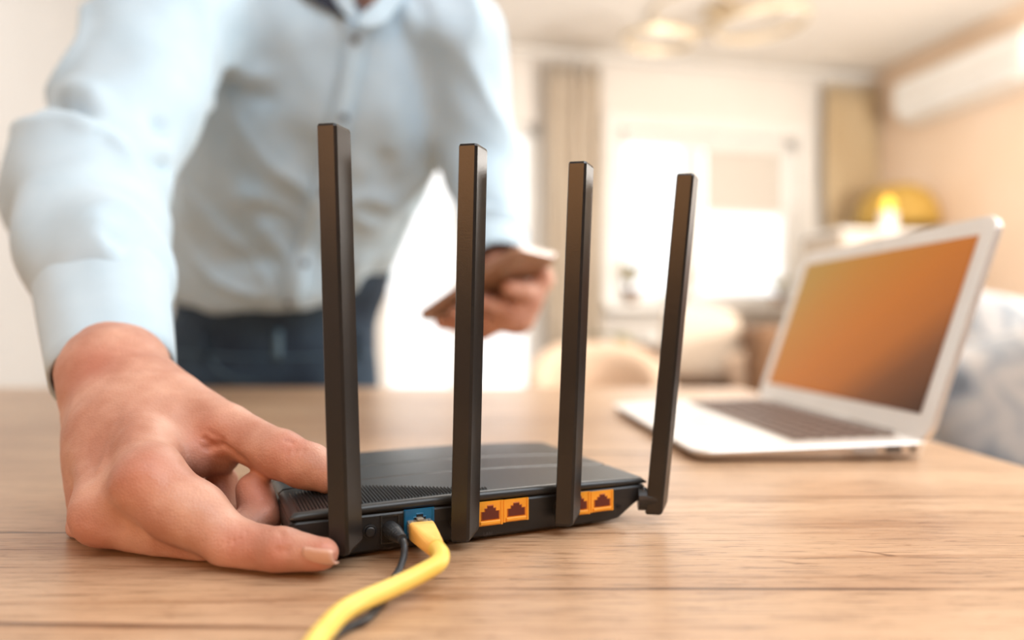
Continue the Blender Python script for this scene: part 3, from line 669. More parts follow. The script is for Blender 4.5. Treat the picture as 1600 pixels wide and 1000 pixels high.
V = groove(V, N_, [
    ([P(345,700,.335),P(365,712,.335),P(380,716,.335)], .0022, .0015), ([P(318,690,.34),P(345,704,.335)], .0016, .0017), ([P(330,680,.34),P(362,706,.335)], .0012, .0011),
    ([P(300,722,.33),P(330,708,.335)], .0012, .0010),
    ([P(452,684,.33),P(461,700,.33),P(458,716,.33)], .0011, .0008), ([P(446,688,.33),P(453,706,.33)], .0009, .0006), ([P(468,688,.33),P(474,700,.325)], .0009, .0006),
    ([P(437,728,.33),P(446,745,.33)], .0013, .0010),
    ([P(372,812,.292),P(376,822,.288)], .0014, .0013), ([P(366,845,.286),P(368,862,.287)], .0009, .0005), ([P(378,842,.286),P(381,860,.287)], .0009, .0005),
    ([P(438,829,.284),P(441,838,.280)], .0014, .0011), ([P(436,858,.279),P(438,872,.280)], .0008, .0005), ([P(446,858,.279),P(448,872,.280)], .0008, .0005),
    ([P(374,792,.322),P(392,785,.320),P(410,784,.320),P(424,790,.322)], .0013, .0016), ([P(338,788,.345),P(352,785,.345)], .0012, .0012),
    *[([P(x_,828,.2875),P(x_+4,846,.286),P(x_+5,868,.2875)], .0010, .0005) for x_ in (352,362,371,384)],
    *[([P(x_,842,.279),P(x_+3,868,.2795)], .0009, .0004) for x_ in (430,439,449)],
    *[([P(x_,y_,.337),P(x_+26,y_+16,.336)], .0012, .0010) for x_, y_ in ((322,672),(318,684),(314,696))],
    *[([P(x_,684,.326),P(x_+10,702,.326),P(x_+8,718,.326)], .0010, .0006) for x_ in (440,452,464)],
    # knuckles and tendons
    ([P(222,738,.297),P(232,748,.297)], .0075, -.0016),
    ([P(150,832,.303),P(156,838,.303)], .0075, -.0012),
    ([P(150,760,.305),P(190,800,.300)], .0050, .0010),
    ([P(208,790,.297),P(236,800,.296)], .0035, .0006),
    ([P(162,735,.318),P(190,680,.335),P(215,635,.350),P(250,590,.38)], .0026, -.0013), ([P(190,735,.312),P(212,690,.33),P(232,650,.345)], .0040, .0009), ([P(180,770,.305),P(160,660,.350)], .0030, -.0006), ([P(150,700,.335),P(130,625,.37)], .0035, .0014), ([P(122,600,.375),P(128,650,.36)], .0030, .0012),
    ([P(262,590,.385),P(240,640,.355),P(215,690,.33)], .0020, -.0004),
    ([P(130,590,.37),P(200,590,.37),P(235,580,.375)], .0030, .0006),
    ([P(140,565,.37),P(200,560,.37)], .0060, -.0008)])
N_ = vnormals(V, Q)
nz = np.array([noise.noise(Vector(v)*70)*0.5+noise.noise(Vector(v)*160)*0.25 for v in V.tolist()])
V = V + N_*(nz*0.0010)[:,None]
VH, QH = V, Q
# --- left hand (image right), holding the phone
A_, B_, C_ = Vector((-.104,.78,CZ+.0035)), Vector((.0032,.705,CZ+.0698)), Vector((.0633,.765,CZ+.0723))
pl_ = (B_-A_).normalized(); pw_ = ((C_-B_)-pl_*((C_-B_).dot(pl_))).normalized(); pn_ = pl_.cross(pw_).normalized()
if pn_.z < 0: pn_ = -pn_
PLEN, PWID, PTH = 0.152, 0.0745, 0.0085
def PH(l, w, n): return A_ + pl_*l + pw_*w + pn_*n      # phone coordinates: underside at n=0
def PP(px, py, off):
    """point `off` below the phone's underside, on the view ray"""
    o = Vector((0,0,CZ)); d = Vector(((px-800)/F, 1, (505-py)/F)); t = (A_-pn_*off-o).dot(pn_)/d.dot(pn_); return o+d*t
def left_hand(p):
    d = rc(p, P(772,360,.93), P(785,440,.84), .033, .0255)
    pc_ = PH(.070,.060,-.034)
    d = smin(d, rc(p, P(785,440,.84), PH(.075,.075,-.030), .0255, .021), .014)
    d = smin(d, rc(p, PH(.095,.078,-.020), PH(.030,.066,-.022), .0165, .0155), .012)
    # index, middle, ring and little finger wrap the near edge, their tips lying on the back
    fs = [((.103,.080,-.014),(.104,.062,-.0135),(.101,.040,-.0105),.0098),
          ((.082,.084,-.018),(.076,.052,-.0195),(.070,.020,-.0110),.0100),
          ((.058,.082,-.019),(.048,.048,-.0195),(.040,.018,-.0110),.0096),
          ((.036,.076,-.019),(.024,.046,-.0170),(.014,.020,-.0095),.0086)]
    for a, b2, c, r in fs:
        d = smin(d, chain(p, [PH(*a), PH(*b2), PH(*c)], [r*1.15, r*1.05, r*.92], .003), .0035)
    d = smin(d, chain(p, [PH(.100,.078,-.016), PH(.118,.088,-.004), PH(.125,.080,.014)], [.0135,.0115,.0095], .004), .006)
    return smax(d, -bxs(p), .002)
def bxs(p):
    q = p - A3(PH(PLEN/2, PWID/2, PTH/2)); L3 = np.stack([A3(pl_), A3(pw_), A3(pn_)], 1); q = np.abs(q@L3)-A3((PLEN/2, PWID/2, PTH/2))
    return np.linalg.norm(np.maximum(q,0),axis=1)+np.minimum(q.max(axis=1),0)
V2, Q2 = nets(left_hand, (-.17,.58,CZ-.12), (.16,.98,CZ+.17), .0022)
# --- trunk, neck and head, hidden parts under the clothes kept coarse
HC = Vector((-.165,.765,1.455)); NB = P(592,-10,.93)
fwd = Vector((.10,-.78,-.62)).normalized(); sideh = fwd.cross(Vector((0,0,1))).normalized(); uph = sideh.cross(fwd).normalized()
RH_ = np.array([list(sideh), list(fwd), list(uph)]).T
def hp(s, f, u): return HC+sideh*s+fwd*f+uph*u
def trunk(p):
    d = rc(p, NB+Vector((0,.05,-.02)), HC-fwd*.03, .052, .052)
    d = smin(d, ell(p, HC+uph*.02, (.074,.095,.100), RH_), .02)
    d = smin(d, ell(p, hp(0,.045,-.065), (.050,.050,.048), RH_), .03)
    d = smin(d, rc(p, hp(0,.090,.010), hp(0,.116,-.030), .008, .014), .012)     # nose
    d = smin(d, ell(p, hp(0,.088,-.066), (.024,.012,.009), RH_), .006)            # lips
    for s in (-1, 1):
        d = smin(d, ell(p, hp(s*.078,-.010,-.005), (.010,.018,.032), RH_), .006)   # ears
        d = smax(d, -ell(p, hp(s*.031,.100,.012), (.017,.014,.011), RH_), .010)    # eye sockets
        d = smin(d, ell(p, hp(s*.031,.080,.012), (.014,.0125,.0125), RH_), .004)
    d = smin(d, rc(p, NB+Vector((0,.08,-.04)), P(440,380,1.24), .05, .06), .03)
    d = smin(d, rc(p, P(580,-30,.935), P(575,70,1.0), .036, .036), .02)
    d = smin(d, rc(p, P(380,60,.92), P(660,70,1.0), .03, .03), .03)
    return d
V3, Q3 = nets(trunk, (-.56,.60,.80), (.06,1.35,1.62), .006)
VA = np.concatenate([VH, V2, V3]); QA = np.concatenate([QH, Q2+len(VH), Q3+len(VH)+len(V2)])
man_me = qmesh('person', VA, QA)
man = link('person', man_me, SKIN, None, True)
tag(man, 'man in pale blue shirt and dark jeans leaning over the table, holding a phone', 'person')
man.parent = None
_rd = np.zeros(len(VA))
for c_, r_2 in ((P(232,748,.300),.012),(P(155,835,.31),.013),(P(120,800,.33),.012),(P(372,850,.287),.010),(P(440,862,.282),.006),(P(505,870,.279),.009),(P(400,775,.33),.014),(P(346,765,.35),.014),(P(455,700,.33),.010),(P(160,585,.37),.016),(P(330,690,.34),.012),(P(120,870,.31),.012)):
    _rd = np.maximum(_rd, np.exp(-(np.linalg.norm(VA-np.array(c_), axis=1)/r_2)**2))
_at = man_me.attributes.new('redness', 'FLOAT', 'POINT'); _at.data.foreach_set('value', _rd.astype(np.float32))
def child(name, V, Q, mat, par, smooth=True): return link(name, qmesh(name, V, Q), mat, par, smooth)
# nails
def nail(c, axis, nrm, ln, wd):
    axis = axis.normalized(); nrm = (nrm-axis*nrm.dot(axis)).normalized(); sd_ = axis.cross(nrm)
    bm = BM(); g = []; nu, nv = 8, 8
    for j in range(nv+1):
        v = j/nv*2-1; row = []
        for i in range(nu+1):
            u = i/nu*2-1; w = wd*(1-0.28*max(0, abs(v)-0.5)**1.3*2)
            row.append(bm.verts.new(c+axis*(v*ln)+sd_*(u*w)-nrm*(0.0022*u*u+0.0007*v*v)))
        g.append(row)
    for j in range(nv):
        for i in range(nu): bm.faces.new((g[j][i], g[j][i+1], g[j+1][i+1], g[j+1][i]))
    o = obj('fingernail', bm, NAIL, man, True); md_ = o.modifiers.new('t', 'SOLIDIFY'); md_.thickness = 0.0008; md_.offset = 0
nail(P(497,876,.2765), P(503,866,.2835)-P(440,858,.2885), Vector((.10,-.80,-.60)), .0066, .0050)
# eyes
for s in (-1, 1):
    bm = BM(); bmesh.ops.create_uvsphere(bm, u_segments=16, v_segments=10, radius=0.011, matrix=Matrix.Translation(hp(s*.031,.0835,.012))); obj('eye', bm, node_mat('eye_white', (0.8,0.78,0.75), 0.2), man, True)
# hair
def hairf(p):
    d = ell(p, HC+uph*.032-fwd*.012, (.084,.100,.102), RH_)
    return smax(d, -(ell(p, hp(0,.085,-.055), (.072,.075,.105), RH_)), .01)
V4, Q4 = nets(hairf, tuple(HC-Vector((.14,.14,.14))), tuple(HC+Vector((.14,.14,.14))), .004)
N4 = vnormals(V4, Q4); V4 = V4+N4*(np.array([noise.noise(Vector(v)*90) for v in V4.tolist()])*0.003)[:,None]
child('hair', V4, Q4, node_mat('brown_hair', (0.05,0.028,0.016), 0.6), man)

# --- shirt
shR = P(262,30,.80); elR = P(142,312,.595); cfR = P(165,440,.475)
shL = P(722,60,.95); elL = P(752,265,1.02); cfL = P(775,385,.90)
def torso(p, g=0.0):
    bd = Vector((.18,-.29,.37)).normalized(); sx_ = Vector((1,.12,0)); sx_ = (sx_-bd*sx_.dot(bd)).normalized(); fz = sx_.cross(bd).normalized()
    R = np.array([list(sx_), list(fz), list(bd)]).T
    d = ell(p, Vector((-.405,1.225,.93)), (.188+g,.118+g,.15), R)
    d = smin(d, ell(p, Vector((-.345,1.125,1.03)), (.182+g,.116+g,.17), R), .08)
    d = smin(d, ell(p, Vector((-.265,1.01,1.165)), (.190+g,.115+g,.155), R), .08)
    d = smin(d, rc(p, P(360,20,.87), P(640,30,.96), .062, .062), .06)
    return d
def shirtf(p):
    d = torso(p)
    bell = ell(p, Vector((-.43,1.16,.93)), (.17,.08,.075)); d = smin(d, bell, .05)
    hem = .865 + .60*(np.abs(p[:,0]+.43))**1.8*1.6
    d = smax(d, hem-p[:,2], .012)
    arm = rc(p, shR, elR, .072, .055); arm = smin(arm, rc(p, elR, cfR, .0560, .041), .025)
    arm = smin(arm, ell(p, P(133,305,.605), (.053,.05,.068)), .03)
    d = smin(d, arm, .030)
    al = smin(rc(p, shL, elL, .062, .051), rc(p, elL, cfL, .050, .036), .02)
    d = smin(d, al, .025)
    # neck opening, hem
    d = smax(d, -rc(p, P(577,-34,.905), P(575,-34,.84), .040, .042), .006)
    d = smax(d, -rc(p, P(577,-60,.93), P(580,-200,.85), .050, .085), .01)
    return d
Vs, Qs = nets(shirtf, (-.66,.40,.80), (.10,1.42,1.36), .0058)
Ns = vnormals(Vs, Qs)
def fold(v):
    x, y, z = v
    q = Vector((x*7+z*3, y*6, z*5-x*4)); a = noise.noise(q*1.3)
    r = 1-abs(noise.noise(Vector((x*11+z*6, y*9, z*4)))*2)
    return a*0.008 + (r**3)*0.010 - 0.003 + noise.noise(q*3.2)*0.004
Vs = Vs + Ns*np.array([fold(v) for v in Vs.tolist()])[:,None]
Ns = vnormals(Vs, Qs)
Vs = groove(Vs, Ns, [
    ([P(85,165,.60),P(150,158,.55),P(215,165,.55),P(262,195,.62)], .009, .024), ([P(165,205,.55),P(230,232,.55),P(272,262,.62)], .008, .014),
    ([P(110,145,.62),P(160,138,.57),P(230,150,.57)], .012, -.005), ([P(90,188,.58),P(170,180,.53),P(250,215,.55)], .011, -.006),
    ([P(150,35,.75),P(190,70,.73),P(215,110,.72)], .013, .009), ([P(150,100,.70),P(185,90,.70)], .012, -.006),
    ([P(52,400,.52),P(90,385,.50),P(112,372,.48)], .009, .010), ([P(40,215,.60),P(38,300,.56),P(50,380,.52)], .012, .008),
    ([P(115,370,.47),P(180,368,.45),P(250,362,.47)], .006, .006), ([P(120,355,.47),P(180,353,.45),P(245,350,.47)], .007, -.004),
    ([P(325,0,.86),P(330,60,.84),P(318,110,.84),P(300,190,.85),P(265,250,.80)], .011, .030),
    ([P(345,100,.87),P(400,112,.88),P(470,100,.9)], .014, -.008), ([P(350,130,.88),P(420,150,.9)], .012, .008),
    ([P(440,150,.92),P(470,260,.96),P(450,330,1.0)], .018, .009), ([P(330,330,.98),P(400,300,.97)], .018, -.008), ([P(320,420,1.04),P(430,400,1.04)], .016, .008),
    ([P(300,370,1.0),P(420,360,1.0)], .014, -.006), ([P(620,330,1.0),P(560,440,1.05)], .014, .008), ([P(600,250,.97),P(560,380,1.0)], .014, .007), ([P(650,200,.93),P(590,330,.97)], .012, -.006),
    ([P(665,120,.9),P(690,230,.92),P(672,280,.95)], .010, .012), ([P(700,160,.89),P(770,180,.92)], .010, .008), ([P(700,240,.93),P(780,230,.95)], .010, .008),
    ([P(700,300,.93),P(780,320,.9)], .009, .008), ([P(700,350,.9),P(790,360,.88)], .008, .007), ([P(640,20,.9),P(660,110,.9)], .010, -.007), ([P(x_,y_,.92+.2*(y_-50)/420) for x_,y_ in ((540,52),(529,100),(518,150),(505,205),(494,250),(482,295),(468,340),(454,385),(443,430))], .007, .010)])
Vs = relax(Vs, Qs, 1, .5)
shirt = child('shirt', Vs, Qs, SHIRT, man)
bvh = BVHTree.FromPolygons(Vs.tolist(), Qs.tolist())
def onshirt(px, py, off=0.0):
    d = (P(px, py, 1)-Vector((0,0,CZ))).normalized(); h, n, i, t = bvh.ray_cast(Vector((0,0,CZ)), d)
    if h is None: return P(px, py, 1.0), -d
    return h+n*off, n
# placket strip over the button line
lefts = [(546,52),(535,100),(524,150),(511,205),(500,250),(488,295),(474,340),(460,385),(449,430),(442,470)]
bm = BM(); g = []
for k in range(len(lefts)*3-2):
    i, f = divmod(k, 3); f /= 3
    a = lefts[i]; b2 = lefts[min(i+1, len(lefts)-1)]; x = a[0]+(b2[0]-a[0])*f; y = a[1]+(b2[1]-a[1])*f
    row = []
    for w in (0, 1, 9, 18, 26, 27):
        q, n = onshirt(x+w, y+w*0.12, 0.0065 if 0 < w < 27 else -0.001); row.append(bm.verts.new(q))
    g.append(row)
for a, b2 in zip(g, g[1:]):
    for i in range(5): bm.faces.new((a[i], a[i+1], b2[i+1], b2[i]))
plk = obj('placket', bm, SHIRT, shirt, True); md_ = plk.modifiers.new('t', 'SOLIDIFY'); md_.thickness = 0.001
BTN = node_mat('grey_button', (0.10,0.11,0.14), 0.3)
for px, py in ((545,62),(529,180),(500,296),(468,408),(446,470)):
    q, n = onshirt(px+6, py, 0.0075); qd = n.to_track_quat('Z', 'Y').to_matrix().to_4x4()
    bm = BM(); lathe(bm, [(0.0052,0),(0.0056,0.001),(0.0052,0.0020),(0.0042,0.0016)], 20, Matrix.Translation(q) @ qd); obj('button', bm, BTN, shirt)
# collar: standing band folded into two points
def leaf(pts, th_=0.0018):
    """pts rows of world points -> solidified sheet"""
    bm = BM(); g = [[bm.verts.new(q) for q in r] for r in pts]
    for a, b2 in zip(g, g[1:]):
        for i in range(len(a)-1): bm.faces.new((a[i], a[i+1], b2[i+1], b2[i]))
    o = obj('collar', bm, SHIRT, shirt, True); m_ = o.modifiers.new('t', 'SOLIDIFY'); m_.thickness = th_; m_.offset = 0; s_ = o.modifiers.new('s', 'SUBSURF'); s_.levels = 1; s_.render_levels = 2; m_.thickness = th_; return o
def cl(px, py, d, k=0.004): return P(px, py, d)
# image-left collar leaf, image-right collar leaf
q1 = [onshirt(*a, 0.008)[0] for a in ((452,2),(500,22),(548,46))]
leaf([[P(500,-60,.865), P(520,-60,.860), P(545,-60,.865)], [P(512,-20,.855), P(530,-20,.852), P(549,-22,.855)], [P(522,4,.850), P(538,4,.848), P(552,4,.850)], [P(546,30,.846), P(552,34,.846), P(558,26,.846)]])
dark_wedge = leaf([[onshirt(a,b,.008)[0] for a,b in r] for r in (((445,-30),(475,-30),(508,-30)), ((462,-8),(488,-8),(518,-8)), ((490,8),(508,7),(530,6)), ((538,33),(542,33),(546,31)))])
dark_wedge.name = 'collar_wedge'; dark_wedge.data.materials[0] = NAVY  # dark wedge sheet laid over the shirt beside the collar leaf
leaf([[P(560,24,.846), P(556,30,.845), P(560,42,.845)], [P(578,8,.850), P(580,24,.850), P(582,42,.852)], [P(592,-4,.856), P(600,18,.858), P(604,36,.860)], [P(606,-30,.870), P(618,-10,.872), P(630,4,.876)], [P(618,-70,.89), P(635,-60,.89), P(650,-50,.90)]])
# cuffs: hollow tubes that end cleanly round the wrists
def cuff(a, b2, ra, rb, name='cuff', squash=0.88):
    ax_ = (b2-a).normalized(); u = ax_.orthogonal().normalized(); u = (Vector((1,0,0))-ax_*ax_.x).normalized(); w = ax_.cross(u)
    bm = BM(); n, m = 40, 10; out = []; inn = []
    for j in range(m+1):
        f = j/m; r = ra+(rb-ra)*f; c = a.lerp(b2, f)
        out.append([bm.verts.new(c+(u*math.cos(2*PI*k/n)+w*squash*math.sin(2*PI*k/n))*(r+0.0012*math.sin(3*2*PI*k/n+f)+0.0004*math.sin(9*2*PI*k/n+4*f))) for k in range(n)])
        inn.append([bm.verts.new(c+(u*math.cos(2*PI*k/n)+w*squash*math.sin(2*PI*k/n))*(r-0.0022+0.0012*math.sin(3*2*PI*k/n+f))) for k in range(n)])
    for j in range(m):
        for k in range(n):
            k2 = (k+1)%n
            bm.faces.new((out[j][k], out[j][k2], out[j+1][k2], out[j+1][k]))
            f_ = bm.faces.new((inn[j][k2], inn[j][k], inn[j+1][k], inn[j+1][k2])); f_.material_index = 1
    for k in range(n):
        k2 = (k+1)%n; bm.faces.new((out[m][k], out[m][k2], inn[m][k2], inn[m][k])); bm.faces.new((out[0][k2], out[0][k], inn[0][k], inn[0][k2]))
    o = obj(name, bm, [SHIRT, NAVY], shirt, True)
cuff(P(160,420,.492), P(177,588,.402), .0425, .0325)
cuff(P(768,365,.92), P(783,415,.845), .043, .037)
# --- jeans, belt, shoes
def jeansf(p):
    d = torso(p, -.010); d = smin(d, ell(p, Vector((-.43,1.265,.83)), (.178,.118,.15)), .05)
    for x0, xf in ((-.52,-.56), (-.345,-.25)):
        leg = smin(rc(p, (x0,1.275,.78), (xf,1.29,.44), .092, .066), rc(p, (xf,1.29,.44), (xf,1.36,.09), .066, .055), .03); d = smin(d, leg, .04)
    x = p[:,0]; top = .905 + .9*(np.abs(x+.43))**2
    d = smax(d, p[:,2]-top, .01); return smax(d, .06-p[:,2], .01)
Vj, Qj = nets(jeansf, (-.72,1.0,.04), (-.12,1.50,1.02), .0075)
Nj = vnormals(Vj, Qj); Vj = Vj+Nj*np.array([noise.noise(Vector((v[0]*8, v[1]*8, v[2]*16)))*0.007 for v in Vj.tolist()])[:,None]
jeans = child('jeans', Vj, Qj, JEANS, man)
bj = BVHTree.FromPolygons(Vj.tolist(), Qj.tolist())
def onj(px, py, off=0.0):
    d = (P(px, py, 1)-Vector((0,0,CZ))).normalized(); h, n, i, t = bj.ray_cast(Vector((0,0,CZ)), d)
    return (P(px, py, 1.15), -d) if h is None else (h+n*off, n)
M_DEN2 = noise_col(node_mat('faded_denim', rough=0.85), (0.06,0.115,0.17), (0.10,0.17,0.23), 20)
for px in (435, 560, 320):
    bm = BM(); pts_ = [onj(px, y, 0.004)[0] for y in (515, 530, 545, 560)]
    tube(bm, pts_, 0.0065, 8); obj('belt_loop', bm, M_DEN2 if px == 435 else JEANS, jeans, True)
bm = BM(); pts_ = [onj(x, 548+10*math.sin((x-250)/380*PI), 0.0015)[0] for x in range(275, 628, 12)]
pts_ = [bj.find_nearest(q)[0]+bj.find_nearest(q)[1]*.001 for q in pts_]
tube(bm, pts_, 0.0018, 6); obj('waistband_seam', bm, M_DEN2, jeans, True)
bm = BM(); pts_ = [onj(x, y, 0.0015)[0] for x, y in ((330,560),(345,580),(370,592),(400,596))]; tube(bm, catmull(pts_, 4), 0.002, 6); obj('pocket_seam', bm, M_DEN2, jeans, True)
for xf in (-.56, -.25):
    Vf, Qf = nets(lambda p: smax(smin(ell(p, (xf,1.25,.045), (.052,.150,.055)), rc(p, (xf,1.36,.05), (xf,1.36,.10), .046, .044), .03), .002-p[:,2], .01), (xf-.08,1.05,-.01), (xf+.08,1.46,.18), .006)
    child('shoe', Vf, Qf, SHOE, man)

# ------------------------------------------------------------------ phone in the left hand
phn = thing('smartphone', 'dark smartphone held in the man\'s left hand, seen from below', 'phone', PH(PLEN/2, PWID/2, 0))
M_PHB = noise_col(node_mat('bronze_phone_back', rough=0.4), (0.26,0.14,0.08), (0.31,0.17,0.10), 30)
PM = frame(A_, pl_, pw_, pn_)
bm = BM(); prism(bm, rrect(0, PLEN, 0, PWID, 0.009, 6), 0.0003, PTH-0.0008, M=PM, bevel=0.0015, seg=3); obj('phone_case', bm, M_PHB, phn)
bm = BM(); prism(bm, rrect(0.001, PLEN-0.001, 0.001, PWID-0.001, 0.008, 6), PTH-0.0008, PTH, M=PM); obj('phone_screen', bm, node_mat('phone_glass', (0.02,0.02,0.025), 0.08), phn)
bm = BM(); bx(bm, PLEN-0.0012, PLEN+0.0006, 0.008, PWID-0.008, 0.002, PTH-0.001, M=PM, bevel=0.0003); bx(bm, PLEN-0.0012, PLEN+0.0004, 0.003, PWID-0.003, 0.0045, PTH-0.0004, M=PM); obj('metal_edge', bm, node_mat('silver_edge', (0.8,0.8,0.82), 0.25, 0.6), phn)
for k in range(2):
    bm = BM(); lathe(bm, [(0.0050,-0.0010),(0.0054,0.0006)], 20, PM @ Matrix.Translation((PLEN-0.020-k*0.016, 0.020, 0))); obj('camera_lens', bm, node_mat('lens', (0.35,0.25,0.18), 0.2), phn)

# ------------------------------------------------------------------ background furniture
def soft(bm, x0, x1, y0, y1, z0, z1, M, r): bx(bm, x0, x1, y0, y1, z0, z1, M=M, bevel=r, seg=4)
M_BRN = noise_col(node_mat('brown_upholstery', rough=0.8), (0.17,0.085,0.038), (0.21,0.11,0.055), 30, bump=0.2, bscale=400)
M_CRM = noise_col(node_mat('cream_upholstery', rough=0.85), (0.60,0.51,0.41), (0.66,0.57,0.47), 30, bump=0.2, bscale=400)
M_PCH = noise_col(node_mat('peach_upholstery', rough=0.85), (0.58,0.42,0.30), (0.62,0.47,0.35), 30, bump=0.2, bscale=400)
def at(px, d): return Vector(((px-800)/F*d, d, 0))
# brown armchair by the window
o0 = at(1048, 3.3); AM = Matrix.Translation(o0) @ Matrix.Rotation(math.radians(-12), 4, 'Z')
ch = thing('armchair', 'brown armchair in front of the window, seen behind the laptop', 'armchair', o0)
bm = BM(); soft(bm, -.30, .33, -.38, .25, .16, .525, AM, .04); obj('seat', bm, M_BRN, ch, True)
bm = BM(); soft(bm, -.42, .42, .22, .42, .17, .74, AM, .06); obj('backrest', bm, M_BRN, ch, True)
for s, h in ((-.44, .58), (.32, .84)):
    bm = BM(); soft(bm, s, s+.14, -.38, .38, .16, h, AM, .05); obj('armrest', bm, M_BRN, ch, True)
for x in (-.38, .38):
    for y in (-.33, .33):
        bm = BM(); lathe(bm, [(.016,0),(.025,.17)], 12, AM @ Matrix.Translation((x, y, 0))); obj('leg', bm, M_BRN, ch)
def cushion(px, py, d, w, h, t, rot, mat, label, tilt=0.15):
    c = P(px, py, d); M = Matrix.Translation(c) @ Matrix.Rotation(rot, 4, 'Y') @ Matrix.Rotation(-tilt, 4, 'X')
    def f(p):
        e = np.clip(1-((np.abs(p[:,0])/w)**5+(np.abs(p[:,2])/h)**5), 0, 1)**.6
        inside = np.abs(p[:,1]) - t*e
        out = np.maximum(np.abs(p[:,0])-w, np.abs(p[:,2])-h)
        return np.maximum(inside, out+0.0)
    V, Q = nets(f, (-w*1.15,-t*1.3,-h*1.15), (w*1.15,t*1.3,h*1.15), min(w,h)/20)
    V = np.array([list(M @ Vector(v)) for v in V.tolist()]); o = child('cushion', V, Q, mat, None); tag(o, label, 'cushion'); return o
cushion(1095, 541, 3.34, .19, .180, .075, 0.05, M_CRM, 'large cream cushion leaning on the brown armchair, at its left')
cushion(1168, 585, 3.13, .085, .105, .045, -0.25, M_PCH, 'small peach cushion in the brown armchair, below its tall armrest')
# round cream tub chair on the left of it
o1 = at(938, 2.5); TM = Matrix.Translation(o1)
tc_ = thing('tub_chair', 'cream tub chair with rounded back left of the potted plant', 'armchair', o1)
def archf(p):
    q = p-A3(o1); r = np.sqrt(q[:,0]**2+q[:,1]**2); sh = np.abs(r-.22)-.045
    top = .64+.16*np.clip((q[:,1]+.1)/.3, -1, 1)-.02; d = smax(sh, q[:,2]-top, .05); d = smax(d, .14-q[:,2], .03); return smax(d, -(q[:,1]+.20), .03)
V5, Q5 = nets(archf, tuple(o1+Vector((-.35,-.35,.05))), tuple(o1+Vector((.35,.35,.95))), .012); child('backrest', V5, Q5, M_PCH, tc_)
bm = BM(); lathe(bm, [(.19,.16),(.205,.20),(.205,.38),(.17,.43),(.05,.44)], 32, TM); obj('seat', bm, M_CRM, tc_, True)
for a in range(4):
    bm = BM(); lathe(bm, [(.012,0),(.02,.17)], 10, TM @ Matrix.Translation((.15*math.cos(a*PI/2+.78), .15*math.sin(a*PI/2+.78), 0))); obj('leg', bm, M_BRN, tc_)
# pouf in front
o2 = at(985, 1.95); bm = BM(); lathe(bm, [(.14,.02),(.175,.08),(.185,.30),(.175,.55),(.15,.63),(.05,.655)], 32, Matrix.Translation(o2))
pf = obj('pouf', bm, M_PCH, None, True); tag(pf, 'tall rounded peach pouf at the foot of the potted plant', 'pouf')
# plants
M_LEAF = noise_col(node_mat('olive_leaf', rough=0.5), (0.20,0.20,0.07), (0.34,0.32,0.13), 12)
M_LEAFY = noise_col(node_mat('yellow_leaf', rough=0.5), (0.62,0.42,0.04), (0.72,0.5,0.07), 12)
M_LEAFD = noise_col(node_mat('dark_leaf', rough=0.5), (0.09,0.10,0.04), (0.16,0.15,0.06), 12)
M_POT = noise_col(node_mat('clay_pot', rough=0.7), (0.36,0.20,0.11), (0.42,0.25,0.14), 12)
def leafmesh(base, dirv, ln, wd, droop, mat, par):
    bm = BM(); g = []; sd_ = dirv.cross(Vector((0,0,1))); sd_ = sd_.normalized() if sd_.length > 1e-3 else Vector((1,0,0)); n = 7
    for i in range(n+1):
        t = i/n; c = base+dirv*(ln*t)-Vector((0,0,droop*t*t)); w = wd*math.sin(PI*min(1,t*0.93+0.05))**0.8
        g.append([bm.verts.new(c-sd_*w+Vector((0,0,w*0.25))), bm.verts.new(c), bm.verts.new(c+sd_*w+Vector((0,0,w*0.25)))])
    for a, b2 in zip(g, g[1:]):
        for k in range(2): bm.faces.new((a[k], a[k+1], b2[k+1], b2[k]))
    o = obj('leaf', bm, mat, par, True); m_ = o.modifiers.new('t', 'SOLIDIFY'); m_.thickness = 0.002
def plant(loc, label, n, ln, wd, mats, poth, potr, up=0.8, stem=0.1, name='potted_plant', spread=1.0):
    pl2 = thing(name, label, 'plant', loc); b2 = BM()
    lathe(b2, [(potr*.7,0),(potr,poth*.95),(potr*1.08,poth*.95),(potr*1.08,poth),(potr*.9,poth),(potr*.9,poth*.9)], 24, Matrix.Translation(loc)); obj('pot', b2, M_POT, pl2, True)
    top = Vector(loc)+Vector((0,0,poth*.9))
    for i in range(n):
        a = i*2.399+random.random()*.5; e = up*(0.45+0.8*random.random())
        d = Vector((math.cos(a)*spread, math.sin(a)*spread, e)).normalized(); s = stem*(0.4+0.9*random.random())
        b2 = BM(); tube(b2, [top, top+Vector((d.x*.2, d.y*.2, 1))*s*.6, top+Vector((d.x*.5,d.y*.5,1))*s], .004, 6); obj('stem', b2, mats[0], pl2, True)
        leafmesh(top+Vector((d.x*.5,d.y*.5,1))*s, d, ln*(0.7+0.5*random.random()), wd, ln*.5, mats[i%len(mats)], pl2)
pp_ = at(1003, 4.15)
plant((pp_.x, pp_.y, 0), 'potted plant with arching olive leaves left of the brown armchair', 20, .24, .035, [M_LEAF, M_LEAF, M_LEAFD], .52, .11, .8, .22)
q = W(1.90-0.07, 0.10, SILL); plant(tuple(q), 'small plant with dark and yellow leaves at the left end of the window sill', 14, .15, .028, [M_LEAFD, M_LEAFY, M_LEAF], .09, .05, 1.2, .10, spread=.45)
q = W(1.50, 0.10, SILL); plant(tuple(q), 'small green and yellow plant at the middle of the window sill', 12, .14, .025, [M_LEAF, M_LEAFY], .08, .045, 1.0, .08, spread=.45)
q = W(0.78, 0.10, SILL); plant(tuple(q), 'low leafy plant at the right end of the window sill', 12, .13, .028, [M_LEAF, M_LEAFY], .07, .05, .8, .06, spread=.45)
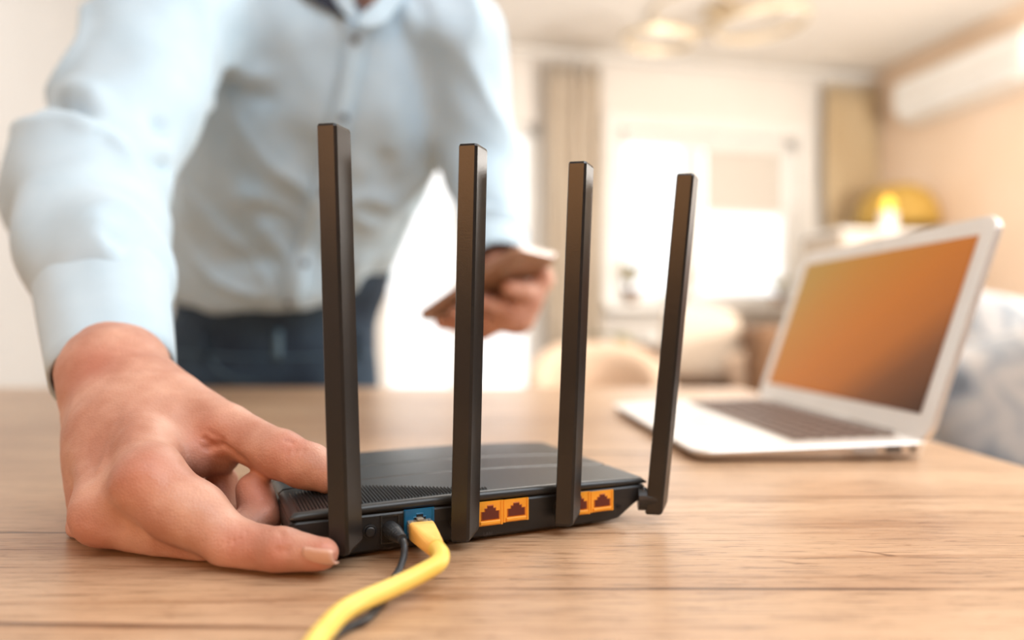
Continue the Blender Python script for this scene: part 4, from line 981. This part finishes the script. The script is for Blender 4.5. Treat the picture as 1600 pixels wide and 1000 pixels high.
# radiator under the window
rd = thing('radiator', 'white panel radiator under the window', 'radiator', W(1.2, 0.06, 0.15))
rbox('radiator_panel', [(0.75, 1.75, 0.04, 0.10, 0.15, 0.78)], M_WHITE, rd, 0.012)
for k in range(24): rbox('fin', [(0.79+k*0.04, 0.805+k*0.04, 0.10, 0.108, 0.19, 0.74)], M_WHITE, rd)
# floor lamp with mustard dome shade in the corner
fl = at(1402, 4.45)
fp = thing('floor_lamp', 'floor lamp with mustard dome shade in the corner by the curtain', 'lamp', fl)
M_MUS = noise_col(node_mat('mustard_shade', rough=0.7), (0.46,0.28,0.05), (0.52,0.33,0.07), 20)
bm = BM(); prof = [(.245,1.46),(.24,1.52),(.22,1.60),(.18,1.67),(.11,1.715),(.03,1.73),(.03,1.715),(.105,1.70),(.172,1.655),(.212,1.59),(.232,1.515),(.238,1.46)]
rings = []
for r, z in prof: rings.append([bm.verts.new(fl+Vector((r*math.cos(2*PI*k/40), r*math.sin(2*PI*k/40), z))) for k in range(40)])
for a, b2 in zip(rings, rings[1:]+rings[:1]):
    for k in range(40): bm.faces.new((a[k], a[(k+1)%40], b2[(k+1)%40], b2[k]))
obj('lamp_shade', bm, M_MUS, fp, True)
bm = BM(); tube(bm, [fl+Vector((0,0,.02)), fl+Vector((0,0,1.72))], .011, 12); obj('pole', bm, M_WHITE, fp, True)
bm = BM(); lathe(bm, [(.14,0),(.14,.015),(.03,.03)], 32, Matrix.Translation(fl)); obj('base', bm, M_WHITE, fp, True)
# candle on a tall white side cabinet
cb = at(1388, 3.9); 
cab = thing('cabinet', 'tall white cabinet behind the laptop, below the floor lamp shade', 'cabinet', cb)
CMx = Matrix.Translation(cb) @ Matrix.Rotation(th, 4, 'Z')
bm = BM(); bx(bm, -.42, .26, -.17, .17, 0.06, 1.32, M=CMx, bevel=.004); obj('body', bm, M_CRM, cab)
bm = BM(); bx(bm, -.44, .28, -.19, .19, 1.32, 1.345, M=CMx, bevel=.004); obj('top', bm, M_WHITE, cab)
for x0, x1 in ((-.40,-.085),(-.075,.24)):
    bm = BM(); bx(bm, x0, x1, -.188, -.17, .10, 1.28, M=CMx, bevel=.003); dr = obj('door', bm, M_WHITE, cab)
    bm = BM(); kx = -.10 if x0 < -.3 else -.06; lathe(bm, [(.008,0),(.014,.012),(.008,.024)], 12, CMx @ Matrix.Translation((kx, -.188, .75)) @ Matrix.Rotation(PI/2, 4, 'X')); obj('knob', bm, M_ALU, dr, True)
for x in (-.38,.22):
    for y in (-.13,.13): bm = BM(); bx(bm, x-.02, x+.02, y-.02, y+.02, 0, .0595, M=CMx); obj('leg', bm, M_WHITE, cab)
cn = Vector((cb.x, cb.y, 1.3455))
cd_ = thing('candle', 'white candle with a yellow flame in front of the mustard lampshade', 'candle', cn)
bm = BM(); lathe(bm, [(.042,0),(.045,.005),(.045,.115),(.040,.12),(.01,.117)], 24, Matrix.Translation(cn)); obj('wax', bm, M_WHITE, cd_, True)
M_FL = node_mat('flame', (1,.6,.1), .5); b_ = M_FL.node_tree.nodes['Principled BSDF']; b_.inputs['Emission Color'].default_value = (1,.55,.06,1); b_.inputs['Emission Strength'].default_value = 1.1
bm = BM(); lathe(bm, [(.004,.112),(.026,.135),(.034,.16),(.024,.185),(.006,.21)], 20, Matrix.Translation(cn)); obj('flame', bm, M_FL, cd_, True)
# patterned grey sofa to the right of the table
def pat():
    m = node_mat('grey_floral_fabric', rough=0.85); nt = m.node_tree; N = nt.nodes; L = nt.links; b = N['Principled BSDF']
    tc = N.new('ShaderNodeTexCoord'); n = N.new('ShaderNodeTexNoise'); n.inputs['Scale'].default_value = 11; n.inputs['Detail'].default_value = 3; n.inputs['Distortion'].default_value = 1.2
    L.new(tc.outputs['Object'], n.inputs['Vector']); r = N.new('ShaderNodeValToRGB'); e = r.color_ramp.elements
    e[0].position = .30; e[0].color = (.13,.15,.18,1); e[1].position = .62; e[1].color = (.45,.44,.43,1)
    for p_, c_ in ((.40,(.26,.29,.32)),(.50,(.38,.38,.39))): q_ = e.new(p_); q_.color = (*c_,1)
    L.new(n.outputs['Fac'], r.inputs[0]); L.new(r.outputs[0], b.inputs['Base Color']); return m
M_PAT = pat()
so = Vector((1.22, 1.45, 0)); SMx = Matrix.Translation(so) @ Matrix.Rotation(math.radians(-14), 4, 'Z')
sf = thing('sofa', 'sofa in grey and white floral fabric right of the table', 'sofa', so)
bm = BM(); soft(bm, -.36, .50, -.85, .80, .14, .46, SMx, .06); obj('seat', bm, M_PAT, sf, True)
bm = BM(); soft(bm, .28, .52, -.85, .80, .30, .86, SMx, .08); obj('backrest', bm, M_PAT, sf, True)
for y in (-.86, .66):
    bm = BM(); soft(bm, -.36, .50, y, y+.2, .14, .66, SMx, .07); obj('armrest', bm, M_PAT, sf, True)
for x in (-.30, .44):
    for y in (-.78, .74): bm = BM(); lathe(bm, [(.018,0),(.025,.15)], 10, SMx @ Matrix.Translation((x, y, 0))); obj('leg', bm, M_BRN, sf)
cushion(1560, 570, 1.75, .19, .18, .08, 0.2, M_PAT, 'floral cushion standing at the far end of the grey sofa', .25)
cushion(1598, 640, 1.35, .17, .15, .07, -0.3, M_PAT, 'floral cushion nearest the table on the grey sofa', .3)
